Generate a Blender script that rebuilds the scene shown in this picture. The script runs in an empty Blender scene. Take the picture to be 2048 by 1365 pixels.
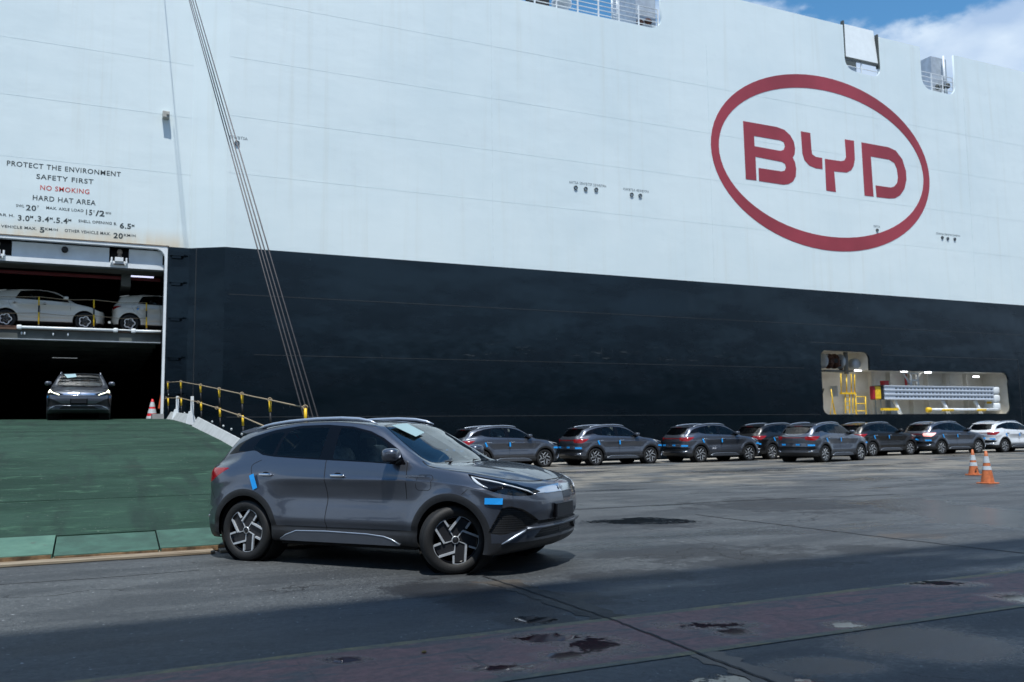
import bpy, bmesh, math, random
import numpy as np
from mathutils import Vector, Matrix

# ------------------------------------------------------------------ camera, world, sun, exposure
scene = bpy.context.scene
col = scene.collection
FPX, PITCH, ROLL, CAMH, YAW = 1773.343, 0.09946, -0.01175, 1.467, 0.43873
_rt = np.array([math.cos(YAW), -math.sin(YAW), 0.0]); _fw = np.array([math.sin(YAW), math.cos(YAW), 0.0]); _up = np.array([0, 0, 1.0])
_F = _fw * math.cos(PITCH) + _up * math.sin(PITCH); _U = _up * math.cos(PITCH) - _fw * math.sin(PITCH)
_R = _rt * math.cos(ROLL) + _U * math.sin(ROLL); _V = -_rt * math.sin(ROLL) + _U * math.cos(ROLL)
_C = np.array([0, 0, CAMH])

cam_data = bpy.data.cameras.new("camera")
cam = bpy.data.objects.new("camera", cam_data); col.objects.link(cam)
cam.matrix_world = Matrix(((_R[0], _V[0], -_F[0], 0), (_R[1], _V[1], -_F[1], 0), (_R[2], _V[2], -_F[2], CAMH), (0, 0, 0, 1)))
cam_data.sensor_width = 36.0; cam_data.lens = 36.0 * FPX / 2048.0
cam_data.clip_start = 0.1; cam_data.clip_end = 3000
cam_data.dof.use_dof = True; cam_data.dof.focus_distance = 10.6; cam_data.dof.aperture_fstop = 2.6
scene.camera = cam
scene.view_settings.view_transform = 'Standard'; scene.view_settings.look = 'None'
scene.view_settings.gamma = 1.0; scene.view_settings.use_curve_mapping = False
scene.view_settings.exposure = 0.0

SUN_EL, SUN_STR, SKY_STR, SUN_AZ = math.radians(68), 5.0, 0.10, math.radians(18)
world = bpy.data.worlds.new("World"); scene.world = world; world.use_nodes = True
wn = world.node_tree; wn.nodes.clear()
def W(t, **k):
    n = wn.nodes.new(t)
    for a, b in k.items(): setattr(n, a, b)
    return n
sky = W('ShaderNodeTexSky'); sky.sky_type = 'NISHITA'; sky.sun_disc = False
sky.sun_elevation = SUN_EL; sky.sun_rotation = math.radians(180) + SUN_AZ; sky.air_density = 1.0; sky.dust_density = 0.6; sky.ozone_density = 2.0
tc = W('ShaderNodeTexCoord'); sep = W('ShaderNodeSeparateXYZ'); wn.links.new(tc.outputs['Generated'], sep.inputs[0])
mp = W('ShaderNodeMapping'); mp.inputs['Location'].default_value = (4.33, 8.44, 0.15); mp.inputs['Scale'].default_value = (1, 1, 1.9)
wn.links.new(tc.outputs['Generated'], mp.inputs[0])
nz = W('ShaderNodeTexNoise'); nz.inputs['Scale'].default_value = 4.2; nz.inputs['Detail'].default_value = 9; nz.inputs['Roughness'].default_value = 0.55
wn.links.new(mp.outputs[0], nz.inputs['Vector'])
def wm(op, a, b=None, c=None):
    n = W('ShaderNodeMath'); n.operation = op
    for i, v in enumerate((a, b, c)):
        if v is None: continue
        if isinstance(v, (int, float)): n.inputs[i].default_value = v
        else: wn.links.new(v, n.inputs[i])
    return n.outputs[0]
cov = wm('ADD', nz.outputs['Fac'], wm('MULTIPLY', wm('SUBTRACT', 0.405, sep.outputs['Z']), 3.6))
mr = W('ShaderNodeMapRange'); mr.interpolation_type = 'SMOOTHSTEP'; mr.inputs['From Min'].default_value = 0.50; mr.inputs['From Max'].default_value = 0.58
wn.links.new(cov, mr.inputs['Value'])
nz2 = W('ShaderNodeTexNoise'); nz2.inputs['Scale'].default_value = 9; nz2.inputs['Detail'].default_value = 5
wn.links.new(mp.outputs[0], nz2.inputs['Vector'])
cr = W('ShaderNodeValToRGB'); cr.color_ramp.elements[0].position = 0.35; cr.color_ramp.elements[0].color = (4.6, 6.1, 8.4, 1)
cr.color_ramp.elements[1].position = 0.62; cr.color_ramp.elements[1].color = (7.4, 8.7, 10.2, 1)
wn.links.new(nz2.outputs['Fac'], cr.inputs[0])
mx = W('ShaderNodeMix'); mx.data_type = 'RGBA'
hs = W('ShaderNodeHueSaturation'); hs.inputs['Saturation'].default_value = 1.28; hs.inputs['Value'].default_value = 1.65; hs.inputs['Hue'].default_value = 0.492; wn.links.new(sky.outputs[0], hs.inputs['Color'])
wn.links.new(wm('MULTIPLY', mr.outputs[0], 0.93), mx.inputs[0]); wn.links.new(hs.outputs[0], mx.inputs[6]); wn.links.new(cr.outputs[0], mx.inputs[7])
bg = W('ShaderNodeBackground'); bg.inputs['Strength'].default_value = SKY_STR
wo = W('ShaderNodeOutputWorld'); wn.links.new(mx.outputs[2], bg.inputs['Color']); wn.links.new(bg.outputs[0], wo.inputs[0])

sun_data = bpy.data.lights.new("sun", 'SUN'); sun = bpy.data.objects.new("sun", sun_data); col.objects.link(sun)
sun_data.energy = SUN_STR; sun_data.angle = math.radians(0.53); sun_data.color = (1.0, 0.99, 0.95)
sun.rotation_euler = (math.radians(90) - SUN_EL, 0, -SUN_AZ)          # light travels towards +Y and down
sun.location = (0, -20, 60)

# ------------------------------------------------------------------ picture-to-place helpers (the same lens, used to measure positions)
def ray(x, y): return _R * (x - 1024) / FPX + _V * (682.5 - y) / FPX + _F
def onZ(x, y, z=0.0):
    d = ray(x, y); return _C + d * ((z - _C[2]) / d[2])
def onY(x, y, Y):
    d = ray(x, y); return _C + d * (Y / d[1])

# ------------------------------------------------------------------ object helpers
def tag(o, label=None, cat=None, group=None, kind=None):
    if label: o['label'] = label
    if cat: o['category'] = cat
    if group: o['group'] = group
    if kind: o['kind'] = kind
    return o
def empty(name, loc=(0, 0, 0), rz=0.0, **k):
    o = bpy.data.objects.new(name, None); col.objects.link(o); o.location = loc; o.rotation_euler = (0, 0, rz)
    o.empty_display_size = 0.2
    return tag(o, **k)
def add_obj(name, me, parent=None, **k):
    o = bpy.data.objects.new(name, me); col.objects.link(o)
    if parent: o.parent = parent
    return tag(o, **k)
def copy_tree(o, parent=None):
    c = o.copy(); col.objects.link(c); c.parent = parent
    for ch in [x for x in KIDS.get(o.name, [])]: 
        cc = copy_tree(ch, c); KIDS.setdefault(c.name, []).append(cc)
    return c
KIDS = {}
def index_children(root):
    for x in bpy.data.objects:
        if x.parent: 
            L = KIDS.setdefault(x.parent.name, [])
            if x not in L: L.append(x)

class MB:
    """collects simple solids and links them as ONE mesh object"""
    def __init__(s): s.v = []; s.f = []; s.sm = []
    def poly(s, pts, faces, smooth=False):
        b = len(s.v); s.v += [tuple(map(float, p)) for p in pts]
        for f in faces: s.f.append(tuple(b + i for i in f)); s.sm.append(smooth)
        return s
    def box(s, c, d, rot=None):
        hx, hy, hz = d[0] / 2, d[1] / 2, d[2] / 2
        P = [Vector((x * hx, y * hy, z * hz)) for z in (-1, 1) for y in (-1, 1) for x in (-1, 1)]
        if rot is not None: P = [rot @ p for p in P]
        P = [p + Vector(c) for p in P]
        return s.poly(P, [(0, 2, 3, 1), (4, 5, 7, 6), (0, 1, 5, 4), (2, 6, 7, 3), (0, 4, 6, 2), (1, 3, 7, 5)])
    def bbox(s, a, b):
        return s.box([(a[i] + b[i]) / 2 for i in range(3)], [abs(b[i] - a[i]) for i in range(3)])
    def tube(s, pts, r, n=8, closed=False, caps=True, flat=None):
        pts = [Vector(p) for p in pts]; N = len(pts); rings = []
        for i, p in enumerate(pts):
            if closed: t = pts[(i + 1) % N] - pts[i - 1]
            else: t = pts[min(i + 1, N - 1)] - pts[max(i - 1, 0)]
            t.normalize(); up = Vector((0, 0, 1)) if abs(t.z) < 0.9 else Vector((1, 0, 0))
            a = t.cross(up).normalized(); b = a.cross(t)
            ra = r[i] if isinstance(r, (list, tuple)) else r
            rb = ra if flat is None else ra * flat
            rings.append([p + a * (math.cos(2 * math.pi * k / n) * ra) + b * (math.sin(2 * math.pi * k / n) * rb) for k in range(n)])
        P = [q for g in rings for q in g]; F = []
        for i in range(N if closed else N - 1):
            for k in range(n):
                j = (i + 1) % N
                F.append((i * n + k, i * n + (k + 1) % n, j * n + (k + 1) % n, j * n + k))
        if caps and not closed: F.append(tuple(range(n))[::-1]); F.append(tuple((N - 1) * n + k for k in range(n)))
        return s.poly(P, F, True)
    def prism(s, prof, axis, a, b):
        """closed profile (2D) extruded along axis: 'x' prof=(y,z), 'y' prof=(x,z), 'z' prof=(x,y)"""
        n = len(prof)
        def m(p, t): return {'x': (t, p[0], p[1]), 'y': (p[0], t, p[1]), 'z': (p[0], p[1], t)}[axis]
        P = [m(p, a) for p in prof] + [m(p, b) for p in prof]
        F = [tuple(range(n))[::-1], tuple(range(n, 2 * n))] + [(i, (i + 1) % n, n + (i + 1) % n, n + i) for i in range(n)]
        return s.poly(P, F)
    def lathe(s, prof, c, axis='y', n=32, smooth=True):
        """prof: list of (r, t); revolve about axis through c"""
        P = []
        for r, t in prof:
            for k in range(n):
                a = 2 * math.pi * k / n; x, z = r * math.cos(a), r * math.sin(a)
                P.append({'y': (c[0] + x, c[1] + t, c[2] + z), 'z': (c[0] + x, c[1] + z, c[2] + t), 'x': (c[0] + t, c[1] + x, c[2] + z)}[axis])
        F = []
        for i in range(len(prof) - 1):
            for k in range(n): F.append((i * n + k, i * n + (k + 1) % n, (i + 1) * n + (k + 1) % n, (i + 1) * n + k))
        return s.poly(P, F, smooth)
    def blob(s, c, d, e=2.0, n=14, m=20, rot=None):
        """superellipsoid"""
        def sp(v, p): return math.copysign(abs(v) ** p, v)
        P = []; k = 2.0 / e
        for i in range(n + 1):
            a = -math.pi / 2 + math.pi * i / n
            for j in range(m):
                b = 2 * math.pi * j / m
                p = Vector((d[0] * sp(math.cos(a), k) * sp(math.cos(b), k), d[1] * sp(math.cos(a), k) * sp(math.sin(b), k), d[2] * sp(math.sin(a), k)))
                if rot is not None: p = rot @ p
                P.append(p + Vector(c))
        F = [(i * m + j, i * m + (j + 1) % m, (i + 1) * m + (j + 1) % m, (i + 1) * m + j) for i in range(n) for j in range(m)]
        return s.poly(P, F, True)
    def mesh(s, name, mat, bevel=0):
        me = bpy.data.meshes.new(name); me.from_pydata(s.v, [], s.f)
        me.polygons.foreach_set('use_smooth', s.sm)
        if mat: me.materials.append(mat)
        me.validate(); me.update()
        bm = bmesh.new(); bm.from_mesh(me)
        bmesh.ops.remove_doubles(bm, verts=bm.verts, dist=1e-6)
        if bevel:
            ed = [e for e in bm.edges if len(e.link_faces) == 2 and e.calc_face_angle(0) > 0.6]
            bmesh.ops.bevel(bm, geom=ed, offset=bevel, segments=2, affect='EDGES', profile=0.5)
        bmesh.ops.recalc_face_normals(bm, faces=bm.faces)
        bm.to_mesh(me); bm.free()
        return me
    def build(s, name, mat, parent=None, bevel=0, **k):
        return add_obj(name, s.mesh(name, mat, bevel), parent, **k)

def flat(name, loops, mat, parent=None, depth=0.005, xf=None, **k):
    """filled 2D outline(s) (holes by even-odd), extruded; xf maps (x, y, z) of the curve to the world"""
    cu = bpy.data.curves.new(name, 'CURVE'); cu.dimensions = '2D'; cu.fill_mode = 'BOTH'; cu.extrude = depth
    for L in loops:
        sp = cu.splines.new('POLY'); sp.points.add(len(L) - 1); sp.use_cyclic_u = True
        for i, p in enumerate(L): sp.points[i].co = (p[0], p[1], 0, 1)
    o = bpy.data.objects.new(name, cu); me = bpy.data.meshes.new_from_object(o)
    bpy.data.objects.remove(o); bpy.data.curves.remove(cu)
    me.name = name; me.materials.clear(); me.materials.append(mat)
    if xf:
        for v in me.vertices: v.co = xf(v.co)
    me.update()
    return add_obj(name, me, parent, **k)
def hull_xf(Y): return lambda c: Vector((c.x, Y - c.z, c.y))
def text_obj(name, body, mat, x0, x1, zb, h, Y, parent=None, bold=0.02, depth=0.004, **k):
    cu = bpy.data.curves.new(name, 'FONT'); cu.body = body; cu.size = 1; cu.offset = bold; cu.extrude = 0.001; cu.resolution_u = 4
    cu.space_character = 1.12
    o = bpy.data.objects.new(name, cu); me = bpy.data.meshes.new_from_object(o)
    bpy.data.objects.remove(o); bpy.data.curves.remove(cu)
    n = len(me.vertices); co = np.empty(n * 3); me.vertices.foreach_get('co', co); co = co.reshape(-1, 3)
    mn, mxx = co.min(0), co.max(0)
    out = np.empty_like(co)
    out[:, 0] = x0 + (co[:, 0] - mn[0]) / (mxx[0] - mn[0]) * (x1 - x0)
    out[:, 2] = zb + (co[:, 1] - 0.0) / 0.73 * h
    out[:, 1] = Y - 0.002 - (co[:, 2] - mn[2]) / max(1e-6, mxx[2] - mn[2]) * depth
    me.vertices.foreach_set('co', out.ravel()); me.materials.clear(); me.materials.append(mat); me.update()
    # one object per word: cluster the letters by the gaps between them
    fx = [(min(out[i, 0] for i in p.vertices), max(out[i, 0] for i in p.vertices), p.index) for p in me.polygons]; fx.sort()
    cl, end = [], -1e9
    for a, b, i in fx:
        if a - end > h * .42: cl.append([])
        cl[-1].append(i); end = max(end, b)
    if len(cl) == 1: return [add_obj(name, me, parent, **k)]
    res = []
    for c in cl:
        F = [tuple(me.polygons[i].vertices) for i in c]; use = sorted({v for f in F for v in f}); mp_ = {v: n for n, v in enumerate(use)}
        m2 = bpy.data.meshes.new(name); m2.from_pydata([tuple(out[v]) for v in use], [], [tuple(mp_[v] for v in f) for f in F]); m2.materials.append(mat); m2.update()
        res.append(add_obj(name, m2, parent, **k))
    return res

# ------------------------------------------------------------------ materials
MAT = {}
class NT:
    def __init__(s, name):
        s.m = bpy.data.materials.new(name); s.m.use_nodes = True; s.t = s.m.node_tree; s.t.nodes.clear()
        s.out = s.t.nodes.new('ShaderNodeOutputMaterial'); s.b = s.t.nodes.new('ShaderNodeBsdfPrincipled')
        s.t.links.new(s.b.outputs[0], s.out.inputs[0])
    def n(s, t, **k):
        n = s.t.nodes.new(t)
        for a, b in k.items(): setattr(n, a, b)
        return n
    def put(s, sock, v):
        if isinstance(v, (int, float)): sock.default_value = v
        elif isinstance(v, tuple): sock.default_value = v if len(v) != 3 or sock.type != 'RGBA' else (*v, 1)
        else: s.t.links.new(v, sock)
    def math(s, op, a, b=None, c=None, clamp=False):
        n = s.n('ShaderNodeMath', operation=op, use_clamp=clamp)
        for i, v in enumerate((a, b, c)):
            if v is not None: s.put(n.inputs[i], v)
        return n.outputs[0]
    def coord(s, kind='Object', scale=(1, 1, 1), loc=(0, 0, 0), rot=(0, 0, 0)):
        if kind == 'Position': o = s.n('ShaderNodeNewGeometry').outputs['Position']
        else: o = s.n('ShaderNodeTexCoord').outputs[kind]
        m = s.n('ShaderNodeMapping'); s.put(m.inputs[0], o)
        m.inputs['Location'].default_value = loc; m.inputs['Scale'].default_value = scale; m.inputs['Rotation'].default_value = rot
        return m.outputs[0]
    def noise(s, vec, scale, detail=5, rough=0.55, dist=0.0):
        n = s.n('ShaderNodeTexNoise'); s.put(n.inputs['Vector'], vec); n.inputs['Scale'].default_value = scale
        n.inputs['Detail'].default_value = detail; n.inputs['Roughness'].default_value = rough; n.inputs['Distortion'].default_value = dist
        return n.outputs['Fac']
    def ramp(s, f, a, b, lo=0.0, hi=1.0, smooth=True):
        n = s.n('ShaderNodeMapRange'); s.put(n.inputs['Value'], f); n.inputs['From Min'].default_value = a; n.inputs['From Max'].default_value = b
        n.inputs['To Min'].default_value = lo; n.inputs['To Max'].default_value = hi
        if smooth: n.interpolation_type = 'SMOOTHSTEP'
        return n.outputs[0]
    def mix(s, f, a, b):
        n = s.n('ShaderNodeMix', data_type='RGBA'); s.put(n.inputs[0], f); s.put(n.inputs[6], a); s.put(n.inputs[7], b); return n.outputs[2]
    def set(s, **k):
        for a, v in k.items(): s.put(s.b.inputs[a.replace('_', ' ')], v)
        return s
    def bump(s, h, strength=0.3, dist=0.01):
        n = s.n('ShaderNodeBump'); s.put(n.inputs['Height'], h); n.inputs['Strength'].default_value = strength; n.inputs['Distance'].default_value = dist
        s.t.links.new(n.outputs[0], s.b.inputs['Normal']); return n
def simple(name, colr, rough=0.5, metal=0.0, var=0.12, scale=3.0, bump=0.0, coat=0.0, spec=0.5):
    t = NT(name); v = t.coord('Object'); n = t.noise(v, scale, 6)
    f = t.ramp(n, 0.3, 0.7)
    t.set(Base_Color=t.mix(f, tuple(c * (1 - var) for c in colr), tuple(min(1, c * (1 + var)) for c in colr)), Roughness=rough, Metallic=metal)
    t.b.inputs['Specular IOR Level'].default_value = spec
    if coat: t.b.inputs['Coat Weight'].default_value = coat; t.b.inputs['Coat Roughness'].default_value = 0.03
    if bump: t.bump(t.noise(v, scale * 15, 3), bump, 0.01)
    return t.m
def emis(name, c, s):
    t = NT(name); t.set(Base_Color=(0.8, 0.8, 0.8), Emission_Color=c, Emission_Strength=s, Roughness=0.4); return t.m
def paint(name, c, metal=0.75, rough=0.32):
    t = NT(name); v = t.coord('Object')
    fl = t.noise(v, 900, 2)
    g = t.n('ShaderNodeNewGeometry')
    base = t.mix(t.ramp(fl, 0.35, 0.65), tuple(x * 0.85 for x in c), tuple(x * 1.15 for x in c))
    t.set(Base_Color=t.mix(g.outputs['Backfacing'], base, (0.02, 0.02, 0.022)), Metallic=metal, Roughness=rough)
    t.b.inputs['Coat Weight'].default_value = 1.0; t.b.inputs['Coat Roughness'].default_value = 0.02
    return t.m
def glass(name, tint=(0.30, 0.36, 0.38), rough=0.0, refl=0.62):
    t = NT(name); t.t.nodes.remove(t.b)
    tr = t.n('ShaderNodeBsdfTransparent'); tr.inputs[0].default_value = (*tint, 1)
    gl = t.n('ShaderNodeBsdfGlossy'); gl.inputs['Roughness'].default_value = rough; gl.inputs[0].default_value = (1, 1, 1, 1)
    fr = t.n('ShaderNodeFresnel'); fr.inputs[0].default_value = 1.5
    m = t.n('ShaderNodeMixShader'); t.put(m.inputs[0], t.math('MULTIPLY', fr.outputs[0], refl, clamp=True))
    t.t.links.new(tr.outputs[0], m.inputs[1]); t.t.links.new(gl.outputs[0], m.inputs[2]); t.t.links.new(m.outputs[0], t.out.inputs[0])
    return t.m

M_GREY = paint('grey_metallic_paint', (0.100, 0.113, 0.140))
M_BLACKP = paint('black_metallic_paint', (0.0022, 0.0024, 0.003), 0.0, 0.35)
M_BLACKP.node_tree.nodes['Principled BSDF'].inputs['Coat Weight'].default_value = .45
M_WHITEP = paint('white_car_paint', (0.62, 0.66, 0.70), 0.1, 0.35)
M_CREAM = paint('cream_white_car_paint', (0.62, 0.60, 0.52), 0.0, 0.4)
M_GLOSSBLK = simple('gloss_black', (0.003, 0.003, 0.004), 0.05, var=0.05, spec=0.25)
M_CLAD = simple('black_plastic_cladding', (0.014, 0.015, 0.017), 0.45, scale=40, bump=0.15)
M_GAP = simple('panel_gap_black', (0.002, 0.002, 0.002), 0.9)
M_GLASS = glass('tinted_car_glass', (0.66, 0.74, 0.74))
M_WSGLASS = glass('windshield_glass', (0.50, 0.58, 0.58), refl=1.5)
M_LAMPGLASS = glass('lamp_glass', (0.85, 0.87, 0.9))
M_RUBBER = simple('tyre_rubber', (0.009, 0.0095, 0.010), 0.62, scale=20, bump=0.3)
M_ALU = simple('machined_alloy', (0.60, 0.64, 0.68), 0.35, 0.45, scale=30)
M_CHROME = simple('satin_chrome', (0.72, 0.74, 0.78), 0.16, 1.0, var=0.03)
M_RAIL = simple('silver_roof_rail', (0.50, 0.56, 0.64), 0.38, 0.8, var=0.04)
M_SEAT = simple('dark_seat_fabric', (0.03, 0.032, 0.036), 0.6)
M_PLASTIC = simple('seat_wrap_film', (0.22, 0.25, 0.27), 0.12, var=0.3, scale=14, bump=0.8)
M_DASH = simple('dashboard_plastic', (0.02, 0.022, 0.025), 0.5)
M_TAPE = simple('blue_protective_tape', (0.01, 0.30, 0.78), 0.45, var=0.05)
M_PAPER = simple('white_paper', (0.24, 0.36, 0.39), 0.7, var=0.04)
M_RED = simple('red_lens', (0.26, 0.004, 0.006), 0.15, coat=0.4, var=0.25, scale=9)
M_REDLIT = emis('lit_tail_lamp', (1.0, 0.10, 0.03), 1.6)
M_DRLLIT = emis('lit_daytime_lamp', (1.0, 1.0, 0.72), 5.0)
M_DISC = simple('brake_steel', (0.25, 0.24, 0.23), 0.4, 0.9)
M_SILL = simple('grey_sill_trim', (0.13, 0.145, 0.17), 0.3, 0.7, var=0.04)
# ship ------------------------------------------------------------
def white_hull():
    t = NT('white_hull_paint'); v = t.coord('Position')
    big = t.noise(v, 0.12, 5, 0.6)
    sv = t.coord('Position', (1.3, 1.3, 0.05)); st = t.noise(sv, 1.6, 7, 0.65)
    fine = t.noise(v, 1.1, 6, 0.6)
    base = t.mix(t.ramp(big, 0.35, 0.65), (0.655, 0.765, 0.795), (0.715, 0.815, 0.835))
    base = t.mix(t.ramp(st, 0.50, 0.82, 0, 0.40), base, (0.56, 0.60, 0.56))
    base = t.mix(t.ramp(fine, 0.60, 0.78, 0, 0.22), base, (0.55, 0.63, 0.68))
    # rust tint just over the shell door
    g = t.n('ShaderNodeNewGeometry'); s = t.n('ShaderNodeSeparateXYZ'); t.put(s.inputs[0], g.outputs['Position'])
    near = t.math('MULTIPLY', t.ramp(s.outputs['Z'], 9.6, 8.75), t.ramp(s.outputs['X'], 3.3, 2.6))
    base = t.mix(t.math('MULTIPLY', near, t.ramp(st, 0.2, 0.6, 0.2, 0.75)), base, (0.66, 0.55, 0.38))
    t.set(Base_Color=base, Roughness=t.ramp(fine, 0.3, 0.7, 0.38, 0.52))
    sp_ = t.n('ShaderNodeSeparateXYZ'); t.put(sp_.inputs[0], t.n('ShaderNodeNewGeometry').outputs['Position'])
    h = t.noise(t.coord('Position', (0.45, 0.45, 0.9)), 0.9, 4, 0.5)
    rx = t.math('SINE', t.math('MULTIPLY', sp_.outputs['X'], 7.854)); rz_ = t.math('SINE', t.math('MULTIPLY', sp_.outputs['Z'], 2.618))
    h = t.math('ADD', h, t.math('MULTIPLY', t.math('MULTIPLY', rx, rz_), 0.05))
    t.bump(h, 0.35, 0.06)
    return t.m
def black_hull():
    t = NT('black_hull_paint'); v = t.coord('Position')
    st = t.noise(t.coord('Position', (2.0, 2.0, 0.12)), 1.2, 7, 0.7)
    big = t.noise(t.coord('Position', (0.45, 0.45, 1.5)), 0.6, 6, 0.6)
    base = t.mix(t.ramp(big, 0.40, 0.62), (0.0009, 0.0024, 0.0042), (0.0026, 0.0060, 0.0090))
    base = t.mix(t.ramp(st, 0.63, 0.80, 0, 0.35), base, (0.020, 0.024, 0.027))
    scr = t.noise(t.coord('Position', (3.0, 3.0, 0.7)), 2.6, 3, 0.5)
    base = t.mix(t.ramp(scr, 0.755, 0.79, 0, 0.55), base, (0.10, 0.11, 0.115))
    t.set(Base_Color=base, Roughness=t.ramp(big, 0.35, 0.7, 0.30, 0.17))
    sp_ = t.n('ShaderNodeSeparateXYZ'); t.put(sp_.inputs[0], t.n('ShaderNodeNewGeometry').outputs['Position'])
    # fender scuffs and salt along the rubbing height
    band = t.math('MULTIPLY', t.ramp(sp_.outputs['Z'], 4.55, 4.75), t.ramp(sp_.outputs['Z'], 5.6, 5.0)); band = t.math('MULTIPLY', band, t.math('MULTIPLY', t.ramp(sp_.outputs['X'], 12, 15), t.ramp(sp_.outputs['X'], 33, 26)))
    sn = t.noise(t.coord('Position', (0.55, 0.55, 3.6)), 1.5, 8, 0.8); vs = t.noise(t.coord('Position', (7, 7, 0.6)), 1.2, 5, 0.7)
    base = t.mix(t.math('MULTIPLY', band, t.ramp(sn, 0.50, 0.58, 0, 0.7)), base, (0.0012, 0.0014, 0.0018))
    base = t.mix(t.math('MULTIPLY', band, t.ramp(sn, 0.575, 0.64, 0, 0.8)), base, (0.040, 0.048, 0.052)); base = t.mix(t.math('MULTIPLY', band, t.ramp(vs, 0.62, 0.72, 0, 0.6)), base, (0.030, 0.036, 0.040)); t.set(Base_Color=base, Specular_Tint=(0.60, 0.82, 1.0, 1.0))
    d = t.noise(t.coord('Position', (0.5, 0.5, 0.75)), 1.1, 3, 0.45)
    rx = t.math('SINE', t.math('MULTIPLY', sp_.outputs['X'], 7.854)); rz_ = t.math('SINE', t.math('MULTIPLY', sp_.outputs['Z'], 2.618))
    d = t.math('ADD', d, t.math('MULTIPLY', t.math('MULTIPLY', rx, rz_), 0.07))
    t.bump(d, 0.45, 0.05)
    return t.m
M_WHULL = white_hull(); M_BHULL = black_hull()
M_WELD_W = simple('white_weld', (0.655, 0.755, 0.785), 0.5)
M_WELD_B = simple('dark_weld', (0.020, 0.025, 0.029), 0.4)
M_RECESSW = simple('recess_cream_white', (0.78, 0.75, 0.67), 0.5, scale=1.2, var=0.10)
M_EMBLEM = simple('emblem_red_paint', (0.31, 0.042, 0.060), 0.5, scale=0.35, var=0.14, bump=0.1)
M_INK = simple('black_lettering', (0.03, 0.045, 0.05), 0.6, scale=6, var=0.3)
M_INKG = simple('weathered_lettering', (0.16, 0.20, 0.22), 0.6)
M_REDINK = simple('red_lettering', (0.50, 0.06, 0.05), 0.6, scale=6, var=0.2)
M_FRAME = simple('white_door_frame', (0.72, 0.77, 0.80), 0.4, scale=1.5, var=0.08)
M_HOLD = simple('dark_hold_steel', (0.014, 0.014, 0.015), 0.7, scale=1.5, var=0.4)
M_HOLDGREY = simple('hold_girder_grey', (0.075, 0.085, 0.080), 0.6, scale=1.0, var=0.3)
M_HOLDRED = simple('hold_red_pipe', (0.14, 0.012, 0.014), 0.5)
M_YELLOW = simple('safety_yellow', (0.80, 0.52, 0.02), 0.5, scale=8, var=0.15)
M_BLACK = simple('matt_black', (0.012, 0.012, 0.013), 0.6)
M_ROPE = simple('tan_rope', (0.30, 0.24, 0.16), 0.85, scale=60, var=0.3)
M_CABLE = simple('steel_cable', (0.10, 0.095, 0.10), 0.5, 0.6, scale=30)
M_GALV = simple('galvanised_grey', (0.42, 0.47, 0.52), 0.45, 0.3, scale=3)
M_GANG = simple('gangway_aluminium', (0.60, 0.66, 0.74), 0.4, 0.3, scale=4, var=0.06)
M_RUST = simple('rusty_iron', (0.10, 0.045, 0.03), 0.8, scale=9, var=0.6, bump=0.5)
M_LIGHTW = emis('lit_white_lamp', (0.90, 0.93, 1.0), 7.0)
M_TUBE = emis('lit_tube', (0.70, 0.72, 1.0), 1.3)
M_TUBE2 = emis('lit_dim_tube', (0.62, 0.70, 0.74), 0.55)
M_PIPERED = simple('fire_pipe_red', (0.42, 0.02, 0.025), 0.4)
M_ORANGE = simple('cone_orange', (0.48, 0.135, 0.045), 0.55, scale=14, var=0.22)
M_CONERED = simple('cone_red', (0.62, 0.02, 0.03), 0.5, scale=14, var=0.15)
M_REFL = simple('cone_white_sleeve', (0.48, 0.53, 0.57), 0.4, scale=16, var=0.12)
def green():
    t = NT('worn_green_deck_paint'); v = t.coord('Position')
    a = t.noise(t.coord('Position', (0.35, 1.0, 1)), 0.9, 8, 0.65)
    b = t.noise(t.coord('Position', (0.9, 3.2, 1)), 2.0, 7, 0.7)
    base = t.mix(t.ramp(a, 0.32, 0.70), (0.011, 0.031, 0.021), (0.024, 0.058, 0.041))
    base = t.mix(t.ramp(b, 0.52, 0.72, 0, 0.85), base, (0.052, 0.112, 0.076))
    sp = t.noise(v, 38, 2, 0.5); base = t.mix(t.ramp(sp, 0.735, 0.76, 0, 0.8), base, (0.42, 0.48, 0.42))
    tr = t.noise(t.coord('Position', (1.6, 0.18, 1)), 1.3, 5, 0.6)
    base = t.mix(t.ramp(tr, 0.50, 0.68, 0, 0.6), base, (0.013, 0.024, 0.021))
    dr = t.noise(t.coord('Position', (0.5, 1.5, 1), (5, 3, 0)), 1.0, 6, 0.7)
    base = t.mix(t.ramp(dr, 0.62, 0.80, 0, 0.5), base, (0.050, 0.045, 0.032))
    t.set(Base_Color=base, Roughness=t.ramp(b, 0.3, 0.7, 0.65, 0.85)); t.b.inputs['Specular IOR Level'].default_value = 0.15
    t.bump(t.noise(v, 90, 3), 0.5, 0.006)
    return t.m
M_GREEN = green()
def green2():
    t = NT('bright_green_flap_paint'); v = t.coord('Position'); a = t.noise(v, 3, 7, 0.65); r = t.noise(v, 45, 3)
    base = t.mix(t.ramp(a, 0.3, 0.7), (0.050, 0.125, 0.092), (0.078, 0.175, 0.128))
    base = t.mix(t.ramp(t.noise(v, 9, 5), 0.6, 0.75, 0, 0.6), base, (0.06, 0.07, 0.055))
    t.set(Base_Color=base, Roughness=0.6); t.bump(r, 0.4, 0.006); return t.m
M_GREEN2 = green2(); M_GREEN3 = simple('mid_green_flap_paint', (0.032, 0.085, 0.062), 0.7, scale=4, var=0.25, bump=0.3)
def wood():
    t = NT('weathered_board'); v = t.coord('Position', (0.6, 6, 6)); a = t.noise(v, 2.2, 6, 0.6)
    base = t.mix(t.ramp(a, 0.35, 0.65), (0.12, 0.08, 0.045), (0.28, 0.235, 0.17)); t.set(Base_Color=base, Roughness=0.8); t.bump(a, 0.4, 0.01); return t.m
M_WOOD = wood()
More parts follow.
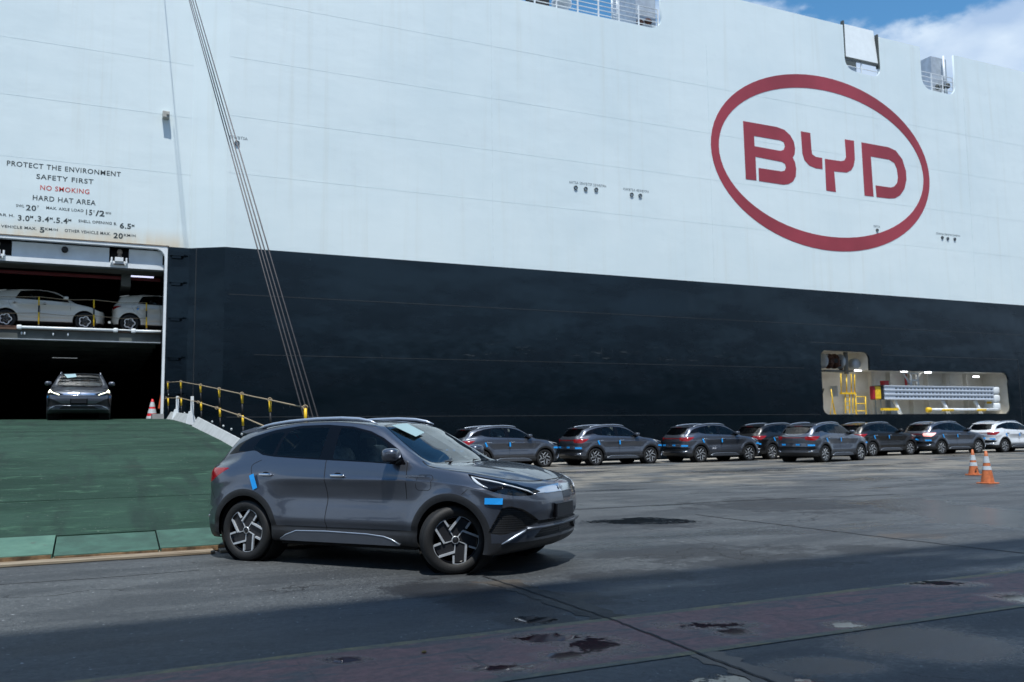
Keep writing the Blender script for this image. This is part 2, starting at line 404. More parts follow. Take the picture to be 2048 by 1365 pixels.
M_RUSTEDGE = simple('rusty_flap_edge', (0.16, 0.10, 0.05), 0.75, scale=5, var=0.7, bump=0.4)
M_CURB = simple('grey_white_coaming', (0.42, 0.45, 0.46), 0.55, scale=3, var=0.10)

# ground ------------------------------------------------------------
def blob_mask(t, xy, cx, cy, rx, ry, rot=0.0):
    m = t.n('ShaderNodeMapping'); t.put(m.inputs[0], xy); m.vector_type = 'TEXTURE'
    m.inputs['Location'].default_value = (cx, cy, 0); m.inputs['Rotation'].default_value = (0, 0, rot); m.inputs['Scale'].default_value = (rx, ry, 1)
    l = t.n('ShaderNodeVectorMath', operation='LENGTH'); t.put(l.inputs[0], m.outputs[0]); return l.outputs['Value']   # 1 on the rim
def flatpos(t):
    g = t.n('ShaderNodeNewGeometry'); m = t.n('ShaderNodeVectorMath', operation='MULTIPLY'); t.put(m.inputs[0], g.outputs['Position']); m.inputs[1].default_value = (1, 1, 0)
    return m.outputs[0]
def wetset(t, xy, blobs, warp=0.25, wscale=1.3, fine=7.0):
    nv = t.noise(xy, wscale, 5, 0.6); nf = t.noise(xy, fine, 4, 0.65)
    d = None
    for b in blobs:
        v = blob_mask(t, xy, *b); d = v if d is None else t.math('MINIMUM', d, v)
    return t.math('ADD', d, t.math('ADD', t.math('MULTIPLY', t.math('SUBTRACT', nv, 0.5), warp * 11), t.math('MULTIPLY', t.math('SUBTRACT', nf, 0.5), warp * 7)))
def px_blob(x, y, wx, wy):
    c = onZ(x, y); a = onZ(x - wx, y); b = onZ(x + wx, y); u = onZ(x, y - wy); d = onZ(x, y + wy)
    return (float(c[0]), float(c[1]), float(np.linalg.norm(b - a) / 2), float(np.linalg.norm(u - d) / 2), -YAW)
def asphalt():
    t = NT('old_asphalt'); xy = flatpos(t)
    big = t.noise(xy, 0.16, 6, 0.6, 0.4); mid = t.noise(xy, 0.9, 7, 0.65, 0.3); agg = t.noise(xy, 120, 3, 0.7); agg2 = t.noise(xy, 45, 4, 0.6)
    base = t.mix(t.ramp(big, 0.35, 0.65), (0.056, 0.064, 0.068), (0.082, 0.092, 0.096))
    base = t.mix(t.ramp(mid, 0.42, 0.68, 0, 0.6), base, (0.040, 0.044, 0.049)); base = t.mix(t.ramp(t.noise(xy, 7.0, 6, 0.7), 0.45, 0.72, 0, 0.5), base, (0.034, 0.038, 0.042))
    base = t.mix(t.ramp(agg2, 0.34, 0.66), t.mix(0.62, base, (0.014, 0.016, 0.018)), t.mix(0.38, base, (0.17, 0.185, 0.19)))
    base = t.mix(t.ramp(t.noise(xy, 17, 6, 0.75), 0.36, 0.66), t.mix(0.45, base, (0.018, 0.020, 0.023)), t.mix(0.20, base, (0.16, 0.17, 0.175)))
    # pale grains
    base = t.mix(t.ramp(t.noise(xy, 22, 2, 0.5), 0.70, 0.725, 0, 0.8), base, (0.45, 0.48, 0.50)); base = t.mix(t.ramp(t.noise(xy, 13, 2, 0.5), 0.29, 0.26, 0, 0.8), base, (0.01, 0.011, 0.012))
    s = t.n('ShaderNodeSeparateXYZ'); t.put(s.inputs[0], xy)
    # lighter old concrete further out on the quay
    wob = t.math('MULTIPLY', t.math('SUBTRACT', t.noise(xy, 0.22, 5, 0.6), 0.5), 16)
    far = t.ramp(t.math('ADD', s.outputs['Y'], wob), 11.0, 22.0, 0, 0.85)
    conc = t.mix(t.ramp(mid, 0.35, 0.7), (0.112, 0.120, 0.124), (0.066, 0.073, 0.079))
    base = t.mix(far, base, conc)
    tan = t.math('MULTIPLY', t.ramp(t.math('ADD', s.outputs['Y'], wob), 17.0, 22.0), t.ramp(t.noise(xy, 0.35, 5, 0.6), 0.44, 0.53))
    base = t.mix(t.math('MULTIPLY', tan, 0.9), base, (0.20, 0.185, 0.155))
    # dark stains, wheel grime and damp patches, some painted to mask the shade edge
    st = t.noise(t.coord('Position', (0.45, 1.2, 0)), 0.55, 7, 0.7, 0.5)
    base = t.mix(t.ramp(st, 0.52, 0.66, 0, 0.65), base, (0.030, 0.032, 0.036))
    tr = t.noise(t.coord('Position', (0.10, 2.2, 0), rot=(0, 0, 0.5)), 0.8, 5, 0.6)
    base = t.mix(t.ramp(tr, 0.60, 0.75, 0, 0.5), base, (0.028, 0.030, 0.034))
    damp_edge_dist = wetset(t, xy, [px_blob(860, 1175, 110, 16), px_blob(935, 1192, 75, 22), px_blob(1060, 1240, 90, 18), px_blob(1280, 1045, 115, 11), px_blob(1400, 1105, 260, 16), px_blob(1580, 1010, 190, 14), px_blob(1150, 1200, 120, 14), px_blob(1290, 1152, 160, 12), px_blob(1520, 1128, 170, 10), px_blob(1760, 1098, 130, 9), px_blob(1000, 1215, 110, 12)])
    damp_edge_mask = t.ramp(damp_edge_dist, 1.15, 0.75)
    base = t.mix(t.math('MULTIPLY', damp_edge_mask, 0.78), base, (0.012, 0.012, 0.013))
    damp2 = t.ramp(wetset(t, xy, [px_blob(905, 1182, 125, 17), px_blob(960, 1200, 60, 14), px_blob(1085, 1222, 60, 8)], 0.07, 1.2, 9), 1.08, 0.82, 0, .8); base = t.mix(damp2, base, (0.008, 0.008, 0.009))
    brown = t.ramp(wetset(t, xy, [px_blob(1085, 1195, 130, 14), px_blob(1000, 1166, 60, 8), px_blob(1240, 1240, 60, 9), px_blob(1830, 1072, 90, 6)], 0.3), 1.1, 0.5, 0, 0.55)
    base = t.mix(brown, base, (0.085, 0.062, 0.042))
    lv = t.noise(t.coord('Position', (0.45, 1.5, 0), (3, 8, 0)), 0.9, 7, 0.65, 0.4); base = t.mix(t.ramp(lv, 0.40, 0.56, 0.55, 0), base, (0.022, 0.026, 0.030)); base = t.mix(t.ramp(lv, 0.56, 0.72, 0, 0.45), base, (0.120, 0.135, 0.142))
    # cracks
    vo = t.n('ShaderNodeTexVoronoi', feature='DISTANCE_TO_EDGE'); vo.inputs['Scale'].default_value = 0.42
    wv = t.n('ShaderNodeVectorMath', operation='ADD'); nn = t.n('ShaderNodeTexNoise'); nn.inputs['Scale'].default_value = 1.6; nn.inputs['Detail'].default_value = 6; t.put(nn.inputs['Vector'], xy)
    sc = t.n('ShaderNodeVectorMath', operation='SCALE'); t.put(sc.inputs[0], nn.outputs['Color']); sc.inputs['Scale'].default_value = 1.3
    t.put(wv.inputs[0], xy); t.put(wv.inputs[1], sc.outputs[0]); t.put(vo.inputs['Vector'], wv.outputs[0])
    crk = t.math('MULTIPLY', t.ramp(vo.outputs['Distance'], 0.008, 0.002), t.ramp(t.noise(xy, 0.5, 3), 0.50, 0.60))
    base = t.mix(t.math('MULTIPLY', crk, 0.8), base, (0.012, 0.012, 0.012))
    # standing water
    pd = wetset(t, xy, [px_blob(1062, 1240, 48, 9), px_blob(1520, 1372, 170, 26), px_blob(1275, 1043, 105, 8)], 0.22, 1.5, 14)
    pud = t.ramp(pd, 0.95, 0.72)
    film = t.ramp(t.noise(t.coord('Position', (0.5, 1.4, 0), (9, 2, 0)), 0.35, 6, 0.6), 0.50, 0.64)
    film = t.math('MULTIPLY', film, t.ramp(s.outputs['X'], 2.0, 7.0, 0.15, 1.0)); film = t.math('MAXIMUM', film, t.ramp(wetset(t, xy, [px_blob(1850, 1290, 260, 40), px_blob(1640, 1330, 150, 22), px_blob(1960, 1030, 200, 30)], 0.12, 1.2, 18), 1.15, 0.6))
    base = t.mix(pud, base, (0.010, 0.011, 0.012))
    base = t.mix(t.math('MULTIPLY', film, 0.35), base, (0.03, 0.033, 0.038))
    rg = t.ramp(agg2, 0.3, 0.7, 0.50, 0.68)
    r1 = t.n('ShaderNodeMix', data_type='FLOAT'); t.put(r1.inputs[0], film); t.put(r1.inputs[2], rg); r1.inputs[3].default_value = 0.20
    r2 = t.n('ShaderNodeMix', data_type='FLOAT'); t.put(r2.inputs[0], pud); t.put(r2.inputs[2], r1.outputs[0]); r2.inputs[3].default_value = 0.03
    t.set(Base_Color=base, Roughness=r2.outputs[0])
    hgt = t.math('ADD', t.math('MULTIPLY', agg, 0.6), t.math('MULTIPLY', agg2, 0.7))
    hgt = t.math('MULTIPLY', hgt, t.math('SUBTRACT', 1.0, t.math('MAXIMUM', pud, t.math('MULTIPLY', film, 0.55)))); hgt = t.math('SUBTRACT', hgt, t.math('MULTIPLY', crk, 1.5))
    t.bump(hgt, 0.9, 0.012)
    return t.m
M_ASPHALT = asphalt()
def lane(red=True):
    t = NT('faded_red_lane_paint' if red else 'faded_yellow_line'); xy = flatpos(t)
    a = t.noise(xy, 2.2, 7, 0.65, 0.4); b = t.noise(t.coord('Position', (1, 2.5, 0)), 1.0, 7, 0.7); g = t.noise(xy, 110, 3, 0.7)
    if red:
        base = t.mix(t.ramp(a, 0.35, 0.68), (0.47, 0.185, 0.165), (0.33, 0.160, 0.145))
        base = t.mix(t.ramp(b, 0.50, 0.68, 0, 0.55), base, (0.120, 0.125, 0.122))
    else:
        base = t.mix(t.ramp(a, 0.35, 0.60), (0.42, 0.33, 0.13), (0.24, 0.22, 0.14))
    base = t.mix(t.ramp(g, 0.35, 0.65, 0, 0.4), t.mix(0.3, base, (0.02, 0.02, 0.02)), base)
    pn = t.noise(t.coord('Position', (0.8, 3.0, 0), (2, 5, 0)), 1.6, 8, 0.72, 0.6); base = t.mix(t.ramp(pn, 0.50, 0.60, 0, 0.75), base, (0.088, 0.105, 0.104)); base = t.mix(t.ramp(pn, 0.42, 0.30, 0, 0.6), base, (0.060, 0.036, 0.044))
    # tyre marks
    for (x, y, w, h) in ((490, 1330, 10, 20), (920, 1250, 8, 30), (1000, 1305, 8, 26), (1590, 1195, 8, 26), (830, 1330, 7, 16)):
        pass
    sk = t.noise(t.coord('Position', (5.0, 0.5, 0), rot=(0, 0, 0.75)), 1.0, 6, 0.75); base = t.mix(t.ramp(t.noise(xy, 14, 6, 0.75), 0.35, 0.66), t.mix(0.45, base, (0.02, 0.018, 0.02)), base)
    base = t.mix(t.ramp(sk, 0.60, 0.68, 0, 0.7), base, (0.022, 0.024, 0.026))
    pd = wetset(t, xy, [px_blob(1095, 1277, 62, 9), px_blob(1190, 1292, 66, 15), px_blob(1130, 1310, 40, 9), px_blob(1420, 1253, 72, 7), px_blob(1460, 1264, 45, 8), px_blob(1005, 1337, 60, 8), px_blob(690, 1322, 36, 6), px_blob(1880, 1168, 60, 5), px_blob(1690, 1252, 32, 6), px_blob(2035, 1196, 40, 7)], 0.26, 1.8, 14)
    wet = t.ramp(pd, 1.9, 0.95); pud = t.ramp(pd, 0.92, 0.80)
    base = t.mix(t.math('MULTIPLY', wet, 0.35), base, (0.05, 0.045, 0.048))
    base = t.mix(pud, base, (0.045, 0.006, 0.010) if red else (0.03, 0.028, 0.015))
    r1 = t.n('ShaderNodeMix', data_type='FLOAT'); t.put(r1.inputs[0], wet); r1.inputs[2].default_value = 0.52; r1.inputs[3].default_value = 0.13
    r2 = t.n('ShaderNodeMix', data_type='FLOAT'); t.put(r2.inputs[0], pud); t.put(r2.inputs[2], r1.outputs[0]); r2.inputs[3].default_value = 0.04
    t.set(Base_Color=base, Roughness=r2.outputs[0])
    t.bump(t.math('MULTIPLY', t.math('SUBTRACT', 1.0, pud), t.math('MULTIPLY', t.math('ADD', g, t.noise(xy, 30, 4)), t.ramp(wet, 0, 1, 1, 0.45, False))), 0.7, 0.008)
    return t.m
M_RED_LANE = lane(True); M_YEL_LINE = lane(False)
M_JOINT = simple('tar_joint', (0.012, 0.012, 0.013), 0.7, scale=4, var=0.4)
M_BROWNBAND = simple('brown_patch_band', (0.060, 0.052, 0.042), 0.75, scale=2.5, var=0.5, bump=0.3)
M_CAP = simple('pale_quay_concrete', (0.34, 0.32, 0.28), 0.8, scale=0.7, var=0.18, bump=0.2)
def water():
    t = NT('harbour_water'); t.set(Base_Color=(0.012, 0.022, 0.024), Roughness=0.08); t.bump(t.noise(t.coord('Position'), 1.3, 5), 0.5, 0.15); return t.m
M_WATER = water()

# ------------------------------------------------------------------ SETTING: ground, water
def sheet(name, x0, x1, y0, y1, z, mat, nx=1, **k):
    mb = MB(); mb.poly([(x0, y0, z), (x1, y0, z), (x1, y1, z), (x0, y1, z)], [(0, 1, 2, 3)]); return mb.build(name, mat, **k)
g = MB(); g.bbox((-420, -420, -4.0), (420, 34.6, 0.0)); g.build('ground', M_ASPHALT, kind='structure')
sheet('quay_edge_cap', -420, 420, 33.5, 34.58, 0.004, M_CAP, kind='structure')
sheet('water', -1500, 1500, 34.7, 1500, -2.4, M_WATER, kind='structure')
sheet('red_lane', -60, 90, 4.95, 6.00, 0.004, M_RED_LANE, kind='structure')
sheet('lane_edge_line', -60, 90, 6.0, 6.09, 0.0045, M_YEL_LINE, kind='structure')
sheet('lane_edge_line', -60, 90, 4.87, 4.95, 0.0045, M_YEL_LINE, kind='structure')
rnd = random.Random(4)
def strip(name, pix, width, z, mat, wob=0.0, n=26, **k):
    P = [onZ(x, y) for x, y in pix]; Q = []
    L = [0]
    for a, b in zip(P, P[1:]): L.append(L[-1] + float(np.linalg.norm(b - a)))
    for i in range(n + 1):
        s = L[-1] * i / n; j = max(0, min(len(L) - 2, int(np.searchsorted(L, s)) - 1)); f = (s - L[j]) / (L[j + 1] - L[j]); Q.append(P[j] * (1 - f) + P[j + 1] * f)
    V = []
    for i, q in enumerate(Q):
        t = Q[min(i + 1, n)] - Q[max(i - 1, 0)]; t /= np.linalg.norm(t); nrm = np.array([-t[1], t[0], 0]); o = rnd.uniform(-wob, wob); w = width * rnd.uniform(0.7, 1.2) / 2
        V += [q + nrm * (o + w) + [0, 0, z], q + nrm * (o - w) + [0, 0, z]]
    return MB().poly(V, [(2 * i, 2 * i + 1, 2 * i + 3, 2 * i + 2) for i in range(n)]).build(name, mat, kind='structure', **k)
strip('pavement_joint', [(965, 1153), (1100, 1198), (1225, 1241), (1290, 1266), (1450, 1329), (1545, 1365), (1640, 1402)], 0.022, 0.009, M_JOINT, 0.008, 60)
strip('pavement_patch', [(1000, 1163), (1105, 1198), (1215, 1236)], 0.30, 0.004, M_BROWNBAND, 0.01, 20)
strip('pavement_patch', [(1395, 1303), (1450, 1325), (1540, 1360), (1640, 1398)], 0.26, 0.0035, simple('dark_patch_band', (0.022, 0.024, 0.028), 0.4, scale=3, var=0.4), 0.01, 20)
strip('pavement_joint', [(1150, 1020), (1480, 1002), (1790, 989)], 0.05, 0.004, M_JOINT, 0.03, 40)
strip('pavement_joint', [(1390, 1030), (1600, 1055), (1850, 1085), (2060, 1109)], 0.035, 0.0045, M_JOINT, 0.02, 40)
strip('pavement_joint', [(-20, 1171), (200, 1157), (400, 1141)], 0.018, 0.004, M_JOINT, 0.01, 40)

# ------------------------------------------------------------------ SHIP
HY, RY = 36.0, 36.8
ship = empty('car_carrier_ship', (20, HY, 0), label='huge white car carrier ship with black lower hull, red oval emblem and open side door', cat='ship')
SO = Vector((20, HY, 0))
def SP(o):                                       # keep world placement under the ship
    o.parent = ship; o.matrix_parent_inverse = Matrix.Translation(-SO); return o
def arc(cx, cz, r, a0, a1, n=7): return [(cx + r * math.cos(math.radians(a0 + (a1 - a0) * i / n)), cz + r * math.sin(math.radians(a0 + (a1 - a0) * i / n))) for i in range(n + 1)]
def plate(name, loops, mat, Y, th=0.12, **k):
    # front face on Y, thickness behind
    return SP(flat(name, loops, mat, depth=th / 2, xf=lambda c: Vector((c.x, Y + th / 2 - c.z, c.y)), **k))
BZ = 8.78
top = [(4.43, BZ), (190, BZ), (190, 24.1), (47.15, 24.1)] + arc(46.5, 22.15, 0.65, 0, -90) + arc(44.95, 22.25, 0.72, -90, -180) + [(44.22, 24.1), (40.85, 24.1)] + \
      arc(40.25, 22.2, 0.6, 0, -90) + arc(38.75, 22.35, 0.68, -90, -180) + [(38.05, 24.3), (25.45, 24.3)] + arc(24.95, 22.3, 0.6, 0, -90)[:-1] + [(24.9, 21.66), (8, 21.6), (8, 27), (4.43, 27)]
plate('upper_hull', [top], M_WHULL, HY)
rec = [(35.55, 2.07)] + [(49.95, 2.07)] + arc(49.9, 2.5, 0.38, -60, 0, 4) + [(50.2, 3.9)] + arc(49.75, 4.05, 0.5, 0, 90, 6) + [(38.78, 4.5), (38.78, 5.1)] + arc(38.4, 5.12, 0.38, 0, 90, 6) + arc(35.6, 5.15, 0.38, 90, 180, 6) + [(35.25, 2.6)] + arc(35.6, 2.45, 0.36, 180, 250, 5)
plate('lower_hull', [[(4.43, -4), (190, -4), (190, BZ - 0.003), (4.43, BZ - 0.003)], rec], M_BHULL, HY)
plate('upper_hull', [[(-45, BZ), (3.17, BZ), (3.17, 27), (-45, 27)]], M_WHULL, RY)
plate('lower_hull', [[(-45, -4), (-5.1, -4), (-5.1, BZ - 0.003), (-45, BZ - 0.003)]], M_BHULL, RY)
plate('lower_hull', [[(2.34, -4), (3.17, -4), (3.17, BZ - 0.003), (2.34, BZ - 0.003)]], M_BHULL, RY)
plate('lower_hull', [[(-5.1, -4), (2.34, -4), (2.34, 2.0), (-5.1, 2.0)]], M_BHULL, RY)
for (z0, z1, mat, nm) in ((BZ, 27, M_WHULL, 'upper_hull'), (-4, BZ - 0.003, M_BHULL, 'lower_hull')):
    q = MB()
    q.prism([(3.17, RY), (4.43, HY), (4.43, HY + 0.12), (3.17, RY + 0.12)], 'z', z0, z1); SP(q.build(nm, mat))
SP(MB().bbox((3.40, RY - 0.17, -4), (3.43, RY - 0.10, BZ)).build('weld_seam', M_WELD_B))
# blackness behind the hull plating, top deck
SP(MB().bbox((8, HY + 0.14, 21.3), (190, 60, 21.55)).build('weather_deck', M_GALV))
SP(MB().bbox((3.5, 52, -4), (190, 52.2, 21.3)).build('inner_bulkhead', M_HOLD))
# weld seams
for z, x0 in ((11.8, 4.5), (14.15, 4.5), (16.6, 4.5), (19.1, 4.5)):
    SP(MB().bbox((x0, HY - 0.004, z), (190, HY - 0.0005, z + 0.012)).build('weld_seam', M_WHULL))
for z in (11.75, 14.1, 16.3):
    SP(MB().bbox((-45, RY - 0.004, z), (3.15, RY - 0.0005, z + 0.012)).build('weld_seam', M_WHULL))
for z in (2.16, 6.99):
    SP(MB().bbox((4.6, HY - 0.010, z - .10), (190 if z > 5 else 35.0, HY - 0.0005, z - .072)).build('weld_seam', M_WELD_B))
SP(MB().bbox((5.6, HY - 0.010, 4.52), (34, HY - 0.0005, 4.545)).build('weld_seam', M_WELD_B))
for x in (16.0, 28.3, 47.8):
    SP(MB().bbox((x, HY - 0.008, BZ + .1), (x + 0.02, HY - 0.0005, 21.4)).build('weld_seam', M_WELD_W))
for a, b in (((34.5, 5.92), (39.75, 5.95)), ((39.75, 5.36), (51.2, 5.39)), ((39.72, 5.36), (39.75, 5.95)), ((51.17, 1.2), (51.2, 5.36)), ((52, 3.2), (60, 3.225))):
    SP(MB().bbox((a[0], HY - 0.010, a[1]), (b[0], HY - 0.0005, b[1])).build('weld_seam', M_WELD_B))
# emblem
CX, CZ = 36.38, 15.985
ring = [[(CX + 8.0 * math.cos(a), CZ + 4.95 * math.sin(a)) for a in np.linspace(0, 2 * math.pi, 72, endpoint=False)],
        [(CX + 7.49 * math.cos(a), CZ + 4.17 * math.sin(a)) for a in np.linspace(0, 2 * math.pi, 72, endpoint=False)]]
plate('emblem_ring', ring, M_EMBLEM, HY - 0.012, 0.010, label='red oval ring of the hull emblem')
def hp(L): return [tuple(float(v) for v in onY(1400 + x / 3.412, 120 + y / 3.412, HY)[[0, 2]]) for x, y in L]
Bo = hp([(293, 418), (520, 458), (575, 478), (615, 515), (640, 560), (648, 605), (645, 645), (632, 668), (648, 700), (656, 745), (653, 795), (635, 830), (605, 848), (570, 853), (402, 828), (399, 738), (555, 762), (578, 757), (586, 735), (580, 712), (560, 698), (378, 662), (385, 824), (312, 815)])
Bi = hp([(368, 520), (545, 550), (570, 562), (579, 590), (570, 615), (548, 622), (372, 590)])
Y1 = hp([(687, 488), (752, 500), (760, 615), (765, 645), (790, 663), (833, 670), (836, 747), (790, 741), (745, 722), (712, 685), (698, 640)])
Y2 = hp([(851, 676), (960, 692), (985, 687), (996, 665), (987, 543), (1050, 553), (1056, 680), (1048, 725), (1030, 755), (1000, 770), (915, 762), (927, 903), (861, 893)])
Dd = hp([(1100, 563), (1285, 597), (1335, 620), (1380, 680), (1405, 760), (1408, 820), (1395, 880), (1365, 925), (1330, 945), (1290, 947), (1204, 937), (1197, 857), (1300, 872), (1325, 865), (1345, 840), (1350, 800), (1342, 745), (1325, 705), (1290, 682), (1165, 660), (1184, 934), (1122, 927)])
plate('emblem_letter', [Bo, Bi], M_EMBLEM, HY - 0.012, 0.010, label='red letter B of the hull emblem')
plate('emblem_letter', [Y1, Y2], M_EMBLEM, HY - 0.012, 0.010, label='red letter Y of the hull emblem')
plate('emblem_letter', [Dd], M_EMBLEM, HY - 0.012, 0.010, label='red letter D of the hull emblem')
# warning lettering beside the door (pixel runs: left, right, baseline left/right, cap height)
def wtext(s, xl, yl, xr, yr, h, mat=None, bold=0.010):
    k = 6.0235
    a = onY(xl / k, 300 + yl / k, RY); b = onY(xr / k, 300 + yr / k, RY); c = onY(xl / k, 300 + (yl - h) / k, RY)
    for w_o in (text_obj('warning_lettering', s, mat or M_INK, float(a[0]), float(b[0]), float((a[2] + b[2]) / 2), float(c[2] - a[2]), RY, bold=bold)): SP(w_o)
for args in (('PROTECT THE ENVIRONMENT', 82, 188, 1455, 325, 62), ('SAFETY FIRST', 438, 350, 1125, 412, 60), ('NO SMOKING', 484, 482, 1076, 535, 60, M_REDINK), ('HARD HAT AREA', 394, 605, 1152, 667, 62),
             ('SWL', 195, 686, 292, 694, 32), ('20', 312, 728, 435, 735, 66, None, 0.02), ('T', 446, 700, 466, 702, 28), ('MAX. AXLE LOAD', 557, 714, 1005, 750, 34), ('15', 1035, 782, 1110, 788, 66, None, 0.02), ('T', 1120, 758, 1142, 760, 28),
             ('/2', 1150, 795, 1258, 803, 68, None, 0.03), ('WH', 1268, 776, 1335, 782, 32), ('CLEAR H.', -150, 785, 172, 808, 34), ('3.0', 215, 850, 355, 858, 66, None, 0.02), ('M', 362, 822, 400, 825, 30), ('.3.4', 420, 860, 590, 868, 66, None, 0.02),
             ('M', 598, 842, 634, 844, 30), ('.5.4', 645, 878, 815, 888, 66, None, 0.02), ('M', 822, 862, 858, 864, 30), ('SHELL OPENING B.', 945, 872, 1408, 908, 34), ('6.5', 1443, 945, 1578, 952, 64, None, 0.03), ('M', 1586, 928, 1618, 930, 30),
             ('HEAVY VEHICLE MAX.', -215, 920, 442, 962, 34), ('5', 478, 992, 535, 997, 64, None, 0.03), ('KM/H', 542, 968, 695, 978, 30), ('OTHER VEHICLE MAX.', 780, 985, 1330, 1032, 36), ('20', 1366, 1062, 1480, 1070, 64, None, 0.03), ('KM/H', 1492, 1042, 1632, 1052, 32)):
    wtext(*args)
# scuppers and their small marks
def scupper(px, py, Y=HY, r=0.10):
    c = onY(px, py, Y); m = MB()
    m.lathe([(r, 0), (r, -0.05), (r * 0.8, -0.05), (r * 0.8, 0.05), (0.001, 0.05)], (float(c[0]), Y, float(c[2])), 'y', 18); SP(m.build('drain_pipe', M_BLACK if r < 0.1 else simple('drain_steel', (0.06, 0.07, 0.07), 0.5)))
for x, y in ((474, 287), (1151, 376), (1171, 378.5), (1192, 380), (1263, 390), (1280, 392)): scupper(x, y)
for x, y in ((1754, 461), (1884, 476), (1895, 478), (1909, 479)): scupper(x, y, r=0.09)
def mark(s, xa, ya, xb, yb, h):
    a = onY(xa, ya, HY); b = onY(xb, yb, HY); [SP(w_o) for w_o in text_obj('hull_mark', s, M_INKG, float(a[0]), float(b[0]), float((a[2] + b[2]) / 2), h * .85, HY, bold=0.0)]
mark('5SWBTSA', 459, 277, 495, 281, 0.15); mark('AHTSA 5BWBTSF 5SWBTPH', 1138, 368, 1212, 375, 0.16); mark('4SWBTSA 4BWBTPH', 1246, 380.5, 1297, 387, 0.16)
mark('3SBTSA', 1747, 455, 1760, 456, 0.15); mark('2SWBTSA 2BWBTSF 2SWBTPH', 1872, 469, 1920, 474.5, 0.14)
mb = MB(); c = onY(332, 230, RY - 0.2); mb.box((float(c[0]), RY - 0.15, float(c[2])), (0.26, 0.30, 0.26)); mb.box((float(c[0]) + 0.07, RY - 0.32, float(c[2]) + 0.03), (0.11, 0.05, 0.12))
SP(mb.build('hull_lamp_box', simple('grey_lamp_box', (0.38, 0.38, 0.35), 0.5), bevel=0.015))
# shell door surround -------------------------------------------------
DX0, DX1, DZ0, DZ1 = -5.0, 2.26, 2.02, 8.66
fr = [[(DX0 - .1, DZ0), (DX0 - .1, DZ1 + .10), (DX1 + .10, DZ1 + .10), (DX1 + .10, DZ0), (DX1, DZ0)] + arc(DX1 - .35, DZ1 - .35, .35, 0, 90, 6) + [(DX0, DZ1), (DX0, DZ0)]]
SP(flat('door_frame', fr, M_FRAME, depth=0.14, xf=lambda c: Vector((c.x, RY + 0.06 - c.z, c.y))))
SP(MB().bbox((DX0, RY - .10, BZ - .02), (DX1 + .15, RY - 0.002, BZ + .02)).build('door_drip_edge', simple('rusty_drip_edge', (0.14, 0.11, 0.08), 0.7, scale=4, var=0.4)))
# header beam with pockets
def hb(x0, x1, z0, z1, y0, y1, name, mat): return SP(MB().bbox((x0, y0, z0), (x1, y1, z1)).build(name, mat))
segs = [(-5.0, -4.05), (-3.0, 0.28), (0.98, 2.20)]
for a, b in segs: hb(a, b, 8.06, 8.62, RY + 0.25, RY + 0.8, 'header_beam', M_FRAME)
hb(-5.0, 2.24, 7.86, 8.06, RY + 0.16, RY + 0.8, 'header_flange', M_FRAME)
hb(-5.0, 2.26, 7.80, 7.858, RY + 0.2, RY + 1.4, 'header_soffit', M_HOLDGREY)
for cx in (-3.5, 0.63):
    hb(cx - .5 if cx < 0 else cx - .35, cx + .5 if cx < 0 else cx + .35, 8.06, 8.62, RY + 0.70, RY + 0.72, 'hinge_pocket', M_HOLD)
    m = MB(); m.box((cx, RY + .18, 8.02), (0.62, 0.14, 0.16)); m.box((cx, RY + .12, 8.16), (0.30, 0.16, 0.16)); m.box((cx - .26, RY + .12, 8.12), (0.06, .14, .22)); m.box((cx + .26, RY + .12, 8.12), (0.06, .14, .22)); SP(m.build('hinge_bracket', M_FRAME, bevel=.01))
    m = MB(); m.tube([(cx, RY + .35, 8.15), (cx + .02, RY + .35, 8.50)], 0.07, 10); m.blob((cx + .02, RY + .34, 8.50), (.1, .1, .12)); SP(m.build('hinge_pin', simple('weathered_pin', (0.30, 0.26, 0.22), 0.6)))
    hb(cx - .2, cx + .2, 7.95, 8.0, RY + .08, RY + .17, 'hinge_pad', M_BLACK)
m = MB(); m.lathe([(0.001, -.02), (.07, -.02), (.115, 0.0), (.115, .12)], (-1.25, RY + .12, 8.42), 'y', 20); SP(m.build('round_floodlight', M_BLACK))
hb(-5.0, 2.2, 7.60, 7.72, RY + 1.4, RY + 1.5, 'fire_pipe', M_HOLDRED)
# side ledges on the narrow black strip
for z in (8.42, 7.35, 5.95, 4.4, 3.0):
    m = MB(); m.prism([(2.45, RY - .16), (2.95, RY - .16), (3.12, RY - .01), (2.45, RY - .01)], 'z', z, z + .05); m.prism([(2.52, RY - .12), (2.85, RY - .12), (2.95, RY - .01), (2.52, RY - .01)], 'z', z - .10, z); SP(m.build('hull_step', M_BHULL))
# hold interior
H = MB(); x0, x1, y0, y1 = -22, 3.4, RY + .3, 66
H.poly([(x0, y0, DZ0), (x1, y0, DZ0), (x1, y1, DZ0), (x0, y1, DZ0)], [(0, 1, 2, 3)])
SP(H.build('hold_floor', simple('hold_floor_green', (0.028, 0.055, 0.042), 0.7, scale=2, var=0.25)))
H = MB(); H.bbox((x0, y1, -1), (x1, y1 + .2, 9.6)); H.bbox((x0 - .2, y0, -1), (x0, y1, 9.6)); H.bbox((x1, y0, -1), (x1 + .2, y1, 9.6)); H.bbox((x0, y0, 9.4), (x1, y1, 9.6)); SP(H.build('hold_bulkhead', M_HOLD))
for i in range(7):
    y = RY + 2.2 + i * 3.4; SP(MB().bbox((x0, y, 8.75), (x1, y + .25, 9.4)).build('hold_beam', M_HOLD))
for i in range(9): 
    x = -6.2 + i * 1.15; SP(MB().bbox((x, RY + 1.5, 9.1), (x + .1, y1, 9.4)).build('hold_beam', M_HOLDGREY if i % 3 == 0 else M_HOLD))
for x in (-4.6, 0.75): SP(MB().bbox((x, RY + 1.2, 7.3), (x + .35, RY + 7, 7.8)).build('hold_beam', M_HOLDGREY))
